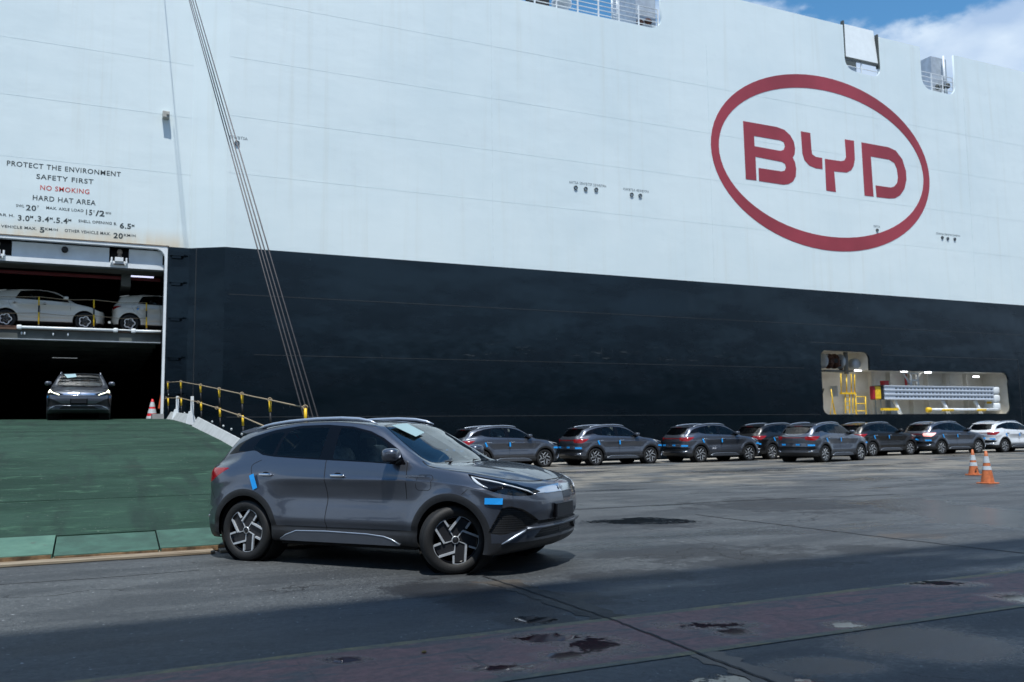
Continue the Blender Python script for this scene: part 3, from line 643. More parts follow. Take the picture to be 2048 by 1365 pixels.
# car deck that carries the white cars
DK = 5.50
SP(MB().bbox((x0, RY + .75, DK - .10), (2.24, 60, DK)).build('car_deck', simple('car_deck_brown', (0.10, 0.055, 0.035), 0.7, scale=2)))
SP(MB().bbox((x0, RY + .80, DK - .44), (2.24, RY + .9, DK - .101)).build('deck_girder', M_HOLDGREY))
SP(MB().bbox((x0, RY + .72, DK - .47), (2.24, RY + 1.1, DK - .441)).build('deck_girder_flange', M_GALV))
for a, b in ((-2.70, 0.55), (1.28, 2.24)):
    SP(MB().tube([(a, RY + .70, DK - .02), (b, RY + .70, DK - .02)], .055, 10).build('deck_edge_pipe', M_FRAME))
SP(MB().tube([(0.62, RY + .72, DK + .0), (1.2, RY + .72, DK - .0)], .03, 8).build('deck_edge_pipe', M_FRAME))
for x in (-2.68, 0.60, 1.24): SP(MB().blob((x, RY + .70, DK - .02), (.09, .08, .085), 4).build('pipe_bracket', M_FRAME))
for x in (-2.6, -2.5, -1.55, -1.05): SP(MB().blob((x, RY + .74, DK - .24), (.03, .03, .06)).build('deck_lug', M_FRAME))
SP(MB().bbox((-22, RY + .74, DK - .0), (-2.75, RY + .82, DK + .03)).build('deck_edge_strip', M_RUST))
for i in range(10):
    y = RY + 2 + i * 2.0; SP(MB().bbox((x0, y, DK - .40), (2.24, y + .12, DK - .101)).build('deck_underside_beam', M_HOLDGREY))
SP(MB().bbox((x0, RY + 1.0, DK - .13), (2.24, 60, DK - .105)).build('deck_underside', M_HOLDGREY))
def tube_lamp(p0, p1, r, mat, label):
    root = empty('tube_lamp', p0, label=label, cat='lamp', group='lit strip lamps inside the ship')
    d = Vector(p1) - Vector(p0)
    MB().tube([(0, 0, 0), tuple(d)], r, 8).build('lamp_tube', mat, root)
    MB().box(tuple(d / 2 + Vector((0, .02, r + .03))), (d.x * 1.03, .08, .05)).build('lamp_housing', M_HOLDGREY, root)
tube_lamp((0.93, 41.5, 8.30), (2.12, 41.5, 8.30), .035, M_TUBE, 'lit white strip lamp above the second white car in the hold')
tube_lamp((-1.95, 47.0, 5.13), (-0.88, 47.0, 5.13), .04, M_TUBE2, 'dim strip lamp under the car deck above the grey car on the ramp')
tube_lamp((.40, 46.2, 6.78), (1.00, 46.2, 6.78), .05, M_TUBE2, 'short lit strip lamp seen between the two white cars')

# recess with gangway ---------------------------------------------------
RB = HY + 1.9
m = MB(); m.bbox((34.9, RB, 1.9), (50.6, RB + .1, 5.7)); m.bbox((34.9, HY + .13, 1.85), (50.6, RB, 2.03)); m.bbox((34.9, HY + .13, 5.52), (38.9, RB, 5.6)); m.bbox((38.80, HY + .13, 4.56), (50.6, RB, 4.64)); m.bbox((35.0, HY + .13, 2), (35.12, RB, 5.5)); m.bbox((50.4, HY + .13, 2), (50.5, RB, 4.6)); m.bbox((38.82, HY + .13, 4.55), (38.9, RB, 5.55))
SP(m.build('recess_lining', M_RECESSW))
for x in (36.4, 38.6, 40.6, 42.1, 43.9, 45.2, 46.8, 48.6):
    SP(MB().bbox((x, RB - .28, 2.03), (x + .07, RB, 4.56)).build('recess_rib', M_RECESSW))
for x in (40.6, 43.9, 46.8):
    SP(flat('recess_web', [[(x, 4.56), (x + .9, 4.56)] + arc(x + .9, 3.75, .8, 90, 180, 8) + [(x, 3.4)]], M_RECESSW, depth=.02, xf=lambda c: Vector((c.x, RB - .5 - c.z, c.y))))
for i in range(4): SP(MB().tube([(41.0 + i * .42, RB - .12, 2.1), (41.0 + i * .42, RB - .12, 3.0)], .03, 6).build('recess_pipe', M_GALV))
SP(MB().bbox((42.0, RB - .3, 2.1), (42.5, RB - .02, 2.9)).build('valve_cabinet', M_GALV))
SP(MB().bbox((37.7, HY + 1.4, 3.1), (37.75, HY + 1.9, 3.7)).build('control_box', M_GALV))
SP(MB().tube([(43.35, HY + 1.6, 4.5), (43.35, HY + 1.6, 3.9), (43.35, HY + 1.6, 3.3)], .07, 8).build('fire_pipe', M_PIPERED))
def lp(x, y, Y): 
    p = onY(x, y, Y); return (float(p[0]), Y, float(p[2]))
for i, (x, y) in enumerate(((1716, 741.5), (1808, 743.5), (1856, 745.5), (1952, 754))):
    c = lp(x, y, HY + .9); w = ('below the winch in the ship recess', 'above the yellow gangway end', 'above the triangular bracket', 'near the right end of the recess')[i]
    root = empty('recess_lamp', c, label='small lit white lamp ' + w, cat='lamp', group='small white lamps in the ship recess')
    MB().box((0, 0, 0), (.42, .12, .07)).build('lamp_lens', M_LIGHTW, root); MB().box((0, .05, .07), (.48, .2, .06)).build('lamp_housing', M_RECESSW, root)
# gangway
GY = HY + .35
ga, gb = lp(1768, 771.5, GY), lp(1768, 799, GY); gc, gd = lp(1986, 774, GY), lp(1986, 801, GY)
gx0, gx1 = ga[0], gc[0]; gz0, gz1 = (gb[2] + gd[2]) / 2, (ga[2] + gc[2]) / 2
gw = empty('gangway', (gx0, GY, gz0), label='stowed pale metal gangway with three rows of slots inside the hull recess', cat='gangway')
GL, GH = gx1 - gx0, gz1 - gz0
MB().bbox((0, 0, GH * .05), (GL, .9, GH * .96)).build('side_panel', M_GANG, gw)
for f in (0.0, .33, .64, .94): MB().bbox((-.02, -.05, GH * f), (GL + .02, 0.0, GH * (f + .07))).build('panel_rail', M_GANG, gw)
for f in (.20, .50, .80):
    s_ = MB()
    for i in range(28):
        x = GL * (.095 + i * .0325); s_.bbox((x, -.006, GH * (f - .045)), (x + GL * .017, -.001, GH * (f + .045)))
    s_.build('slot_row', simple('slot_shadow_grey', (0.05, 0.065, 0.09), 0.6), gw, kind='stuff')
MB().bbox((-.62, .05, GH * .02), (-.18, .30, GH * .93)).build('fender_block', M_YELLOW, gw, bevel=.05)
MB().bbox((-.80, .05, GH * .02), (-.63, .30, GH * .93)).build('fender_block', simple('fender_red', (0.34, 0.015, 0.03), 0.5), gw, bevel=.03)
MB().bbox((-.18, .03, GH * .01), (-.02, .82, GH * 1.0)).build('fender_plate', M_BLACK, gw)
for i in range(3): MB().blob((GL + .30, .35, GH * (.75 - i * .62)), (.30, .4, GH * .30), 5).build('end_cover', M_FRAME, gw)
MB().bbox((GL + .02, .2, -.75 * GH), (GL + .12, .5, 0)).build('end_bracket', M_YELLOW, gw)
for x, y in ((1800, 808), (1897, 812), (1962, 812)):
    a = lp(x - 6, y - 6, GY); b = lp(x + 4, 827, GY)
    MB().tube([(a[0] - gx0, .2, -.05), (b[0] - gx0, .1, 2.05 - gz0)], .11, 8).build('support_leg', M_FRAME, gw)
pz = 2.33
pr = empty('roller_pipe', (43.5, HY + .25, pz), label='long white roller pipe with yellow bands low in the recess', cat='pipe')
MB().tube([(0, 0, 0), (5.9, 0, 0)], .075, 10).build('pipe_body', M_FRAME, pr)
for a, b in ((-.12, .12), (1.0, 2.0), (4.0, 4.8)): MB().tube([(a, 0, -.02), (b, 0, -.02)], .085 if b > 1 else .15, 10).build('yellow_band', M_YELLOW, pr)
tag(MB().bbox((39.9, HY + .25, 2.28), (41.1, HY + .45, 2.42)).build('floor_beam', M_YELLOW), 'yellow beam on the recess floor below the gangway fender', 'beam')
# bracket
br = MB(); z0 = gz1
for a, b in (((42.1, z0 + .75), (43.3, z0 + .75)), ((43.3, z0 + .75), (43.3, z0)), ((42.1, z0 + .75), (42.75, z0)), ((42.75, z0 + .75), (42.75, z0 + .0)), ((42.7, z0 + .35), (43.3, z0 + .35))):
    br.tube([(a[0] - 42.7, 0, a[1] - z0), (b[0] - 42.7, 0, b[1] - z0)], .055, 6)
o = br.build('davit_bracket', M_FRAME); o.location = (42.7, HY + .7, z0); tag(o, 'white triangular bracket standing on the gangway', 'bracket')
tag(MB().bbox((40.35, HY + .5, gz1 + .02), (40.75, HY + .8, gz1 + .28)).build('small_winch', M_PIPERED, bevel=.03), 'small red motor on top of the gangway beside its fender', 'motor')
# yellow ladder and rails
LQ = HY + .45; lb = lp(1690, 826, LQ); ld = empty('boarding_ladder', lb, label='yellow boarding ladder with tall hoops in the recess', cat='ladder')
def lr(x, y): q = lp(x, y, LQ); return (q[0] - lb[0], 0, q[2] - lb[2])
for (xa, xb) in ((1681.5, 1693), (1702, 1709)):
    MB().tube([lr(xa + 1, 786), lr(xa, 748), lr(xb, 749), lr(xb + .5, 786)], .035, 6).build('hoop', M_YELLOW, ld)
a_, b_ = lr(1682, 787), lr(1710, 789); MB().bbox((a_[0], -.1, a_[2] - .05), (b_[0], .1, a_[2] + .04)).build('landing', M_YELLOW, ld)
for x in (1690.5, 1699, 1705.5, 1711): MB().tube([lr(x, 788), lr(x + .5, 827)], .035, 6).build('leg', M_YELLOW, ld)
for i in range(4): MB().tube([lr(1691, 795 + i * 8), lr(1699, 795.3 + i * 8)], .02, 6).build('rung', M_YELLOW, ld)
rl = empty('guard_rail', (lp(1713, 826, HY + .45)[0], HY + .45, 2.05), label='low yellow guard rail right of the boarding ladder', cat='railing')
for z in (.22, .62, 1.0): MB().tube([(0, 0, z), (.72, 0, z)], .028, 6).build('rail', M_YELLOW, rl)
for x in (0, .72): MB().tube([(x, 0, 0), (x, 0, 1.02)], .035, 6).build('post', M_YELLOW, rl)
yr = empty('guard_rail', (35.4, HY + .4, 2.05), label='slanting yellow rail at the left edge of the recess', cat='railing')
MB().tube([(0, 0, 0), (-.05, 0, 1.25)], .035, 6).build('post', M_YELLOW, yr); MB().tube([(1.0, 0, .05), (.85, 0, 1.4)], .03, 6).build('post', M_YELLOW, yr); MB().tube([(.7, 0, .0), (.9, 0, .9), (1.1, 0, 0.0)], .025, 6).build('brace', M_YELLOW, yr)
wc = lp(1672, 734, HY + .75)
wi = empty('mooring_winch', wc, label='rusty mooring winch with drums high in the recess', cat='winch')
for i in range(4): MB().lathe([(.001, 0), (.42, 0), (.42, .06), (.16, .08), (.16, .30)], (-1.0 + i * .42, 0, .3), 'x', 14).build('drum', M_RUST if i in (1, 2) else M_GALV, wi)
rr = random.Random(2)
for i in range(12):
    MB().box((rr.uniform(-.7, .5), rr.uniform(-.3, .1), rr.uniform(-.15, .75)), (rr.uniform(.08, .25), .2, rr.uniform(.08, .3))).build('gear_case', (M_RUST, M_RUST, M_HOLD, M_GALV)[i % 4], wi)
MB().bbox((-1.1, -.3, -.28), (1.0, .4, -.2)).build('winch_bed', M_HOLDGREY, wi)
gc_ = lp(1693, 748, HY + .45)
tag(MB().tube([(gc_[0], gc_[1], 5.5), gc_], .12, 10).build('grey_column', simple('column_grey', (0.12, 0.13, 0.13), 0.5)), 'dark grey round column hanging beside the mooring winch', 'column')
tag(MB().lathe([(.001, -.1), (.26, -.1), (.30, 0), (.30, .3), (.001, .3)], lp(1712, 728, HY + .6), 'y', 18).build('round_drum', M_GALV), 'round pale drum end right of the grey column', 'drum')
tag(MB().tube([(35.9, HY + 1.5, 3.2), (35.95, HY + 1.3, 3.5), (36.6, HY + 1.3, 3.5), (36.65, HY + 1.5, 3.2)], .04, 6).build('grab_handle', M_BLACK), 'dark grab handle on the recess wall left of the ladder', 'handle')
tag(MB().tube([(35.35, HY + .9, 3.4), (35.35, HY + .9, 2.4)], .12, 8).build('life_jacket_bag', M_PIPERED), 'red hanging bag at the left end of the recess', 'bag')

# deck-edge railings and fittings on the top notches
def railing(x0, x1, z, n, label, h=1.15, rows=5, Y=HY + .12):
    r = empty('deck_railing', (x0, Y, z), label=label, cat='railing', group='white railings along the top deck')
    for k in range(rows): MB().tube([(0, 0, h * (k + 1) / rows), (x1 - x0, 0, h * (k + 1) / rows)], .022, 6).build('rail', M_FRAME, r)
    for k in range(n + 1): MB().bbox(((x1 - x0) * k / n - .035, -.03, 0), ((x1 - x0) * k / n + .035, .03, h)).build('post', M_FRAME, r)
railing(16.0, 25.4, 21.6, 8, 'long white deck railing against blue sky at the top of the ship')
railing(38.1, 40.8, 21.6, 2, 'short white railing under the hanging white shutter in the hull notch', rows=3)
railing(44.25, 47.1, 21.5, 3, 'short white railing in the rightmost hull notch', rows=4)
def wall(name, x0, x1, y0, y1, z0, z1, mat, label, cat): return tag(MB().bbox((x0, y0, z0), (x1, y1, z1)).build(name, mat, bevel=.02), label, cat)
wall('deck_locker', 24.2, 25.4, HY + .3, HY + 2.5, 21.56, 25.2, M_GALV, 'tall grey locker at the right end of the long deck railing', 'locker')
m = MB(); m.lathe([(.34, 0), (.34, .7), (.5, .8), (.5, 1.0), (.3, 1.15), (.001, 1.2)], (0, 0, 0), 'z', 20); o = m.build('deck_vent', M_FRAME); o.location = (20.3, HY + 1.0, 21.56); tag(o, 'white mushroom vent behind the long deck railing', 'vent')
tag(MB().bbox((18.4, HY + .6, 21.56), (19.4, HY + 1.2, 22.6)).build('deck_engine', M_BLACK), 'dark machinery block left of the white mushroom vent', 'machine')
o = empty('deck_ladder', (22.9, HY + .5, 21.56), label='small white ladder post standing behind the deck railing', cat='ladder')
for x in (0, .3): MB().tube([(x, 0, 0), (x, 0, 1.9)], .04, 6).build('rail', M_FRAME, o)
for i in range(5): MB().tube([(0, 0, .3 + i * .33), (.3, 0, .3 + i * .33)], .02, 6).build('rung', M_FRAME, o)
for i, (x, y) in enumerate(((24.4, 21.95), (24.9, 22.1))):
    MB().blob((x, HY + .25, y), (.22, .12, .16)).build('cable_coil', M_RUST, None, label='rusty coil %s at the foot of the grey locker' % ('lower' if i == 0 else 'upper'), cat='coil')
sh = empty('deck_shutter', (38.1, HY + .02, 22.4), label='white hanging shutter panel with dark edges in the hull notch above the emblem', cat='shutter')
MB().prism([(.02, .08), (.08, .08), (.30, 2.15), (.24, 2.15)], 'x', .12, 2.62).build('panel', simple('shutter_white', (0.72, 0.78, 0.80), 0.5, var=0.03), sh)
MB().bbox((0, 0.0, 0), (.09, .2, 2.2)).build('edge_strip', M_HOLDGREY, sh); MB().bbox((2.64, 0.0, -.2), (2.74, .2, 1.85)).build('edge_strip', M_HOLDGREY, sh); MB().bbox((.1, .0, -.05), (2.64, .2, .06)).build('edge_strip', M_HOLDGREY, sh)
m = MB(); m.lathe([(.5, 0), (.5, .45), (.42, .7), (.2, .86), (.001, .9)], (0, 0, 0), 'z', 20); o = m.build('deck_dome', M_FRAME); o.location = (39.3, HY + 1.0, 21.56); tag(o, 'white dome behind the short railing under the shutter', 'dome')
wall('deck_housing', 38.0, 41.0, HY + 1.9, HY + 2.1, 21.56, 23.9, M_HOLDGREY, 'dark grey housing wall behind the white dome', 'housing')
wall('deck_locker', 45.75, 47.1, HY + .5, HY + 2.0, 21.56, 24.0, M_GALV, 'grey locker in the rightmost hull notch', 'locker')
tag(MB().tube([(46.6, HY + .3, 21.56), (46.6, HY + .3, 24.05)], .06, 8).build('deck_pole', M_FRAME), 'thin white pole in front of the rightmost grey locker', 'pole')
for i, x in enumerate((45.9, 46.4, 46.85)): MB().blob((x, HY + .28, 21.95 + i * .12), (.16, .12, .18)).build('cable_coil', M_HOLDGREY, None, label=('leftmost', 'middle', 'rightmost')[i] + ' dark coil at the foot of the rightmost grey locker', cat='coil')

# ------------------------------------------------------------------ RAMP
PY = [11.80, 12.70, 14.6, 16.5, 18.9, 21.3, 24.9, 28.0, 32.0, 34.8, 37.4]
PZ = [0.075, 0.20, 0.52, 0.83, 1.12, 1.31, 1.55, 1.76, 1.93, 2.00, 2.045]
def rz(Y): return float(np.interp(Y, PY, PZ))
def xe(Y): return 2.80 - (Y - 11.9) / 24.9 * 0.55
def xl(Y): return -5.6 + (Y - 11.9) / 24.9 * 0.6
ramp = empty('vehicle_ramp', (-1.4, 11.8, 0), label='wide worn green steel ramp leading up into the ship', cat='ramp')
RO = Vector((-1.4, 11.8, 0))
def RP(o): o.parent = ramp; o.matrix_parent_inverse = Matrix.Translation(-RO); return o
def deck(name, ya, yb, mat, gap=0.03, xa=None, xb=None, th=.10, dz=0.0):
    n = max(2, int((yb - ya) / .4)); ys = np.linspace(ya + gap / 2, yb - gap / 2, n + 1); V = []
    for y in ys:
        l = xl(y) if xa is None else xa; r_ = xe(y) if xb is None else xb
        V += [(l, y, rz(y) + dz), (r_, y, rz(y) + dz), (l, y, rz(y) - th + dz), (r_, y, rz(y) - th + dz)]
    F = []
    for i in range(n):
        b = 4 * i; F += [(b, b + 1, b + 5, b + 4), (b + 2, b + 6, b + 7, b + 3), (b, b + 4, b + 6, b + 2), (b + 1, b + 3, b + 7, b + 5)]
    F += [(0, 2, 3, 1), (4 * n, 4 * n + 1, 4 * n + 3, 4 * n + 2)]
    return RP(MB().poly(V, F).build(name, mat))
deck('deck_section', 12.72, 14.62, M_GREEN); deck('deck_section', 14.62, 25.0, M_GREEN, .02); deck('deck_section', 25.0, 37.3, M_GREEN, .02)
fx = [-5.6, -2.1, -0.40, 0.76, 2.0, 2.80]
tilt = [0, 0.012, -0.01, 0.004, -0.006]
for i, (a, b) in enumerate(zip(fx, fx[1:])):
    deck('ramp_flap', 11.80 + (.05 if i == 0 else 0), 12.72, M_GREEN2 if i in (0, 1) else M_GREEN3, .018, a + .008, b - .008, .055, tilt[i])
    RP(MB().bbox((a + .02, 11.785, rz(11.8) - .065 + tilt[i]), (b - .02, 11.812, rz(11.8) - .008 + tilt[i])).build('flap_edge', M_RUSTEDGE))
# coaming plates along the right edge
def coaming(y0, y1, h, lean=.16):
    V = []
    for y in (y0, y1):
        V += [(xe(y) + .02, y, rz(y) - .02), (xe(y) + lean + .02, y, rz(y) + h), (xe(y) + lean + .05, y, rz(y) + h), (xe(y) + .06, y, rz(y) - .04)]
    return RP(MB().poly(V, [(0, 1, 2, 3), (4, 7, 6, 5), (0, 4, 5, 1), (1, 5, 6, 2), (2, 6, 7, 3), (3, 7, 4, 0)]).build('side_coaming', M_CURB))
coaming(28.6, 34.6, .26); coaming(16.4, 26.9, .24); coaming(13.0, 16.1, .20)
for y in (28.4, 32.6):
    x = xe(y); m = MB(); m.prism([(x + .02, rz(y) - .03), (x + .10, rz(y) + .34), (x + .15, rz(y) + .36), (x + .15, rz(y) + .80), (x + .24, rz(y) + .80), (x + .25, rz(y) + .25), (x + .38, rz(y) - .1)], 'y', y, y + .05); RP(m.build('hinge_fin', M_FRAME, bevel=.008))
for y in (18.5, 19.6, 21.0, 22.2, 24.1, 30.4): RP(MB().blob((xe(y) + .2, y, rz(y) + .26), (.025, .05, .03)).build('coaming_lug', M_CURB))
RP(MB().bbox((1.9, 35.5, 1.9), (2.3, 36.3, 2.2)).build('hinge_block', simple('worn_hinge_block', (0.30, 0.30, 0.30), 0.6)))
# rope posts
PT = [(2.35, 36.5, 3.46), (2.46, 31.94, 3.24), (2.57, 26.76, 2.86), (2.65, 23.15, 2.58), (2.72, 19.82, 2.32), (2.79, 16.79, 2.09), (2.85, 14.0, 1.88)]
ords = ('beside the white door frame', 'second from the door', 'third from the door', 'fourth from the door', 'fifth from the door', 'just above the rear of the big grey car', 'lowest, seen above and through the big grey car')
for i, (x, y, z) in enumerate(PT):
    x = xe(y) + .22; zb = rz(y) + .16; h = z - zb; lean = -.05
    r = empty('rope_post', (x, y, zb), label='striped rope post, ' + ords[i], cat='post', group='striped rope posts along the ramp edge')
    cuts = [0, .27, .50, .77, .965]; mats = [M_BLACK, M_YELLOW, M_BLACK, M_YELLOW]
    for k in range(4):
        a, b = cuts[k] * h, cuts[k + 1] * h
        MB().tube([(lean * (cuts[k] - 1), 0, a), (lean * (cuts[k + 1] - 1), 0, b)], .025 if mats[k] == M_YELLOW else .019, 8).build('post_band', mats[k], r)
    MB().tube([(.036 * math.cos(a) - .0, 0, h * .975 + .036 * math.sin(a)) for a in np.linspace(0, 2 * math.pi, 12, endpoint=False)], .012, 6, closed=True).build('ring', M_ROPE, r)
    MB().tube([(.034 * math.cos(a) - .05, 0, h * .50 + .034 * math.sin(a)) for a in np.linspace(0, 2 * math.pi, 12, endpoint=False)], .012, 6, closed=True).build('ring', M_ROPE, r)
for lev, nm in ((.975, 'upper'), (.50, 'lower')):
    P = []
    for i in range(len(PT)):
        x, y, z = PT[i]; zb = rz(y) + .16; h = z - zb; a = Vector((xe(y) + .22 - (.04 if lev < .9 else 0), y, zb + h * lev))
        if P:
            b = P[-1]; P.append((a + b) / 2 - Vector((0, 0, .003)))
        P.append(a)
    if lev < .9: P = P[:-1] + [Vector((xe(13.4) + .2, 13.4, 1.0))]
    tag(MB().tube(P, .014, 6).build('barrier_rope', M_ROPE), nm + ' tan rope strung through the striped posts beside the ramp', 'rope')
# hoisting cables
cab = [((378, 0), (608, 836)), ((381, 0), (617, 836)), ((385, 0), (626, 836)), ((390, 0), (636, 836))]
for i, (a, b) in enumerate(cab):
    s_ = (b[0] - a[0]) / 836.0
    pt = onY(a[0] - s_ * 240, -240, (35.4, 33.6, 31.8, 30.2)[i]); d = ray(b[0] + s_ * 110, 946); k = 13.2 / d[1]; pb = _C + d * k
    tag(MB().tube([tuple(pt), tuple((pt + pb) / 2), tuple(pb)], .013, 7).build('hoisting_cable', M_CABLE), ('leftmost', 'second from the left', 'third from the left', 'rightmost')[i] + ' of the four steel cables from the hull to the ramp tip', 'cable', 'steel cables that hold the ramp')
RP(MB().bbox((3.0, 12.9, .25), (3.35, 13.6, .75)).build('cable_anchor', M_GALV, bevel=.02))
# boards under the ramp edge
bd = [((-30, 1126), (14, 1133), 'short board at the left picture edge under the ramp flap'), ((16, 1127), (243, 1116), 'long brown board under the left ramp flaps'), ((248, 1112), (425, 1101), 'weathered grey board lying under the middle ramp flap'), ((428, 1101), (470, 1101), 'short dark board behind the rear tyre of the big grey car')]
bx = [(-4.6, -1.02), (-0.98, 0.30), (0.34, 1.40), (1.44, 2.9)]
for i, (a, b) in enumerate(bx):
    o = MB().bbox((a, 11.52 + .02 * (i % 2), 0.004), (b, 11.98, .035)).build('timber_board', M_WOOD, bevel=.004); tag(o, bd[i][2], 'board', 'loose boards laid under the ramp edge'); o.rotation_euler = (0, 0, (0.002, -.006, .008, 0)[i] * .3)
# cone inside the door, orange silhouette
def lathe_part(prof, mat, name, parent, n=24): return MB().lathe(prof, (0, 0, 0), 'z', n).build(name, mat, parent)
def cone(name, loc, h, rb, bands, base_mat, label, base=True, group=None, mark=False):
    r = empty(name, loc, label=label, cat='traffic cone', group=group); k = lambda z: rb + (rb * .16 - rb) * z
    if base: MB().box((0, 0, .015), (rb * 2.25, rb * 2.25, .03)).build('base', base_mat, r, bevel=.008)
    z0 = .03 / h
    for z1, mat, nm in bands:
        lathe_part([(k(z0) + (.004 if 'sleeve' in nm else 0), z0 * h), (k(z1) + (.004 if 'sleeve' in nm else 0), z1 * h)] + ([(.001, h)] if z1 >= 1 else []), mat, nm, r); z0 = z1
    if mark:
        for q in range(3): MB().box((-.02 + q * .012, -k(.22 + q * .05) * .99, h * (.15 + q * .06)), (.16 - q * .04, .012, h * .035)).build('printed_mark', M_BLACK, r)
    return r
cone('traffic_cone', (2.02, 37.9, 2.03), .80, .22, [(.16, M_REFL, 'white_sleeve'), (.30, M_CONERED, 'cone_body'), (.52, M_REFL, 'white_sleeve'), (.62, M_CONERED, 'cone_body'), (.86, M_REFL, 'white_sleeve'), (1.0, M_CONERED, 'cone_body')], M_REFL, 'red and white cone standing inside the ship door', base=False)
pc = onZ(1954, 951); qc = onZ(1983, 968)
for nm, c, lab, mk, cut in (('traffic_cone', pc, 'orange and white traffic cone with a dark printed mark, left of the pair', True, (.36, .50, .58, .78)), ('traffic_cone', qc, 'orange and white traffic cone nearest the camera, right of the pair', False, (.42, .54, .64, .84))):
    cone(nm, (float(c[0]), float(c[1]) + .1, 0), .74 if mk else .80, .15 if mk else .162, [(cut[0], M_ORANGE, 'cone_body'), (cut[1], M_REFL, 'white_sleeve'), (cut[2], M_ORANGE, 'cone_body'), (cut[3], M_REFL, 'white_sleeve'), (1.0, M_ORANGE, 'cone_body')], M_ORANGE, lab, group='orange cones on the quay', mark=mk)
o = MB().prism([(-.16, -.45), (.14, -.45), (.16, .55), (.06, .62), (-.05, .35)], 'y', -.15, .15).build('orange_silhouette', simple('silhouette_orange', (0.62, 0.10, 0.03), 0.8), bevel=.03); o.location = (2.42, 38.4, 2.9); tag(o, 'orange silhouette just inside the right door edge', 'silhouette')  # stand-in silhouette for an orange shape left unidentified
tag(MB().blob((0, 0, 0), (.018, .014, .010), 2, 6, 8).build('dry_leaf', simple('dry_leaf_tan', (0.30, 0.19, 0.07), 0.8)), 'small dry tan leaf lying on the red lane', 'leaf').location = tuple(onZ(848, 1304, .012))

# ------------------------------------------------------------------ CARS
def pchip(x, y, xq):
    x = np.asarray(x, float); y = np.asarray(y, float); h = np.diff(x); d = np.diff(y) / h; m = np.zeros_like(y)
    for i in range(1, len(x) - 1):
        if d[i - 1] * d[i] > 0:
            w1 = 2 * h[i] + h[i - 1]; w2 = h[i] + 2 * h[i - 1]; m[i] = (w1 + w2) / (w1 / d[i - 1] + w2 / d[i])
    m[0] = d[0]; m[-1] = d[-1]
    k = np.clip(np.searchsorted(x, xq) - 1, 0, len(x) - 2); t = (xq - x[k]) / h[k]
    return y[k] * (2 * t**3 - 3 * t**2 + 1) + h[k] * m[k] * (t**3 - 2 * t**2 + t) + y[k + 1] * (-2 * t**3 + 3 * t**2) + h[k] * m[k + 1] * (t**3 - t**2)
def catmull(x, y, xq):
    x = np.asarray(x, float); y = np.asarray(y, float); m = np.gradient(y, x)
    k = np.clip(np.searchsorted(x, xq) - 1, 0, len(x) - 2); h = np.diff(x); t = (xq - x[k]) / h[k]
    return y[k] * (2 * t**3 - 3 * t**2 + 1) + h[k] * m[k] * (t**3 - 2 * t**2 + t) + y[k + 1] * (-2 * t**3 + 3 * t**2) + h[k] * m[k + 1] * (t**3 - t**2)
def poly_sd(px, py, P, closed=True):
    """signed distance (negative inside) to a polygon, or distance to an open polyline"""
    P = np.asarray(P, float); n = len(P); best = np.full(px.shape, 1e9); ins = np.zeros(px.shape, bool)
    for i in range(n if closed else n - 1):
        a, b = P[i], P[(i + 1) % n]; e = b - a; wx, wy = px - a[0], py - a[1]
        t = np.clip((wx * e[0] + wy * e[1]) / max(1e-12, e @ e), 0, 1); best = np.minimum(best, np.hypot(wx - e[0] * t, wy - e[1] * t))
        if closed:
            c = ((a[1] > py) != (b[1] > py)); with_ = (b[0] - a[0]) * (py - a[1]) / ((b[1] - a[1]) if b[1] != a[1] else 1e-12) + a[0]; ins ^= c & (px < with_)
    return np.where(ins, -best, best) if closed else best

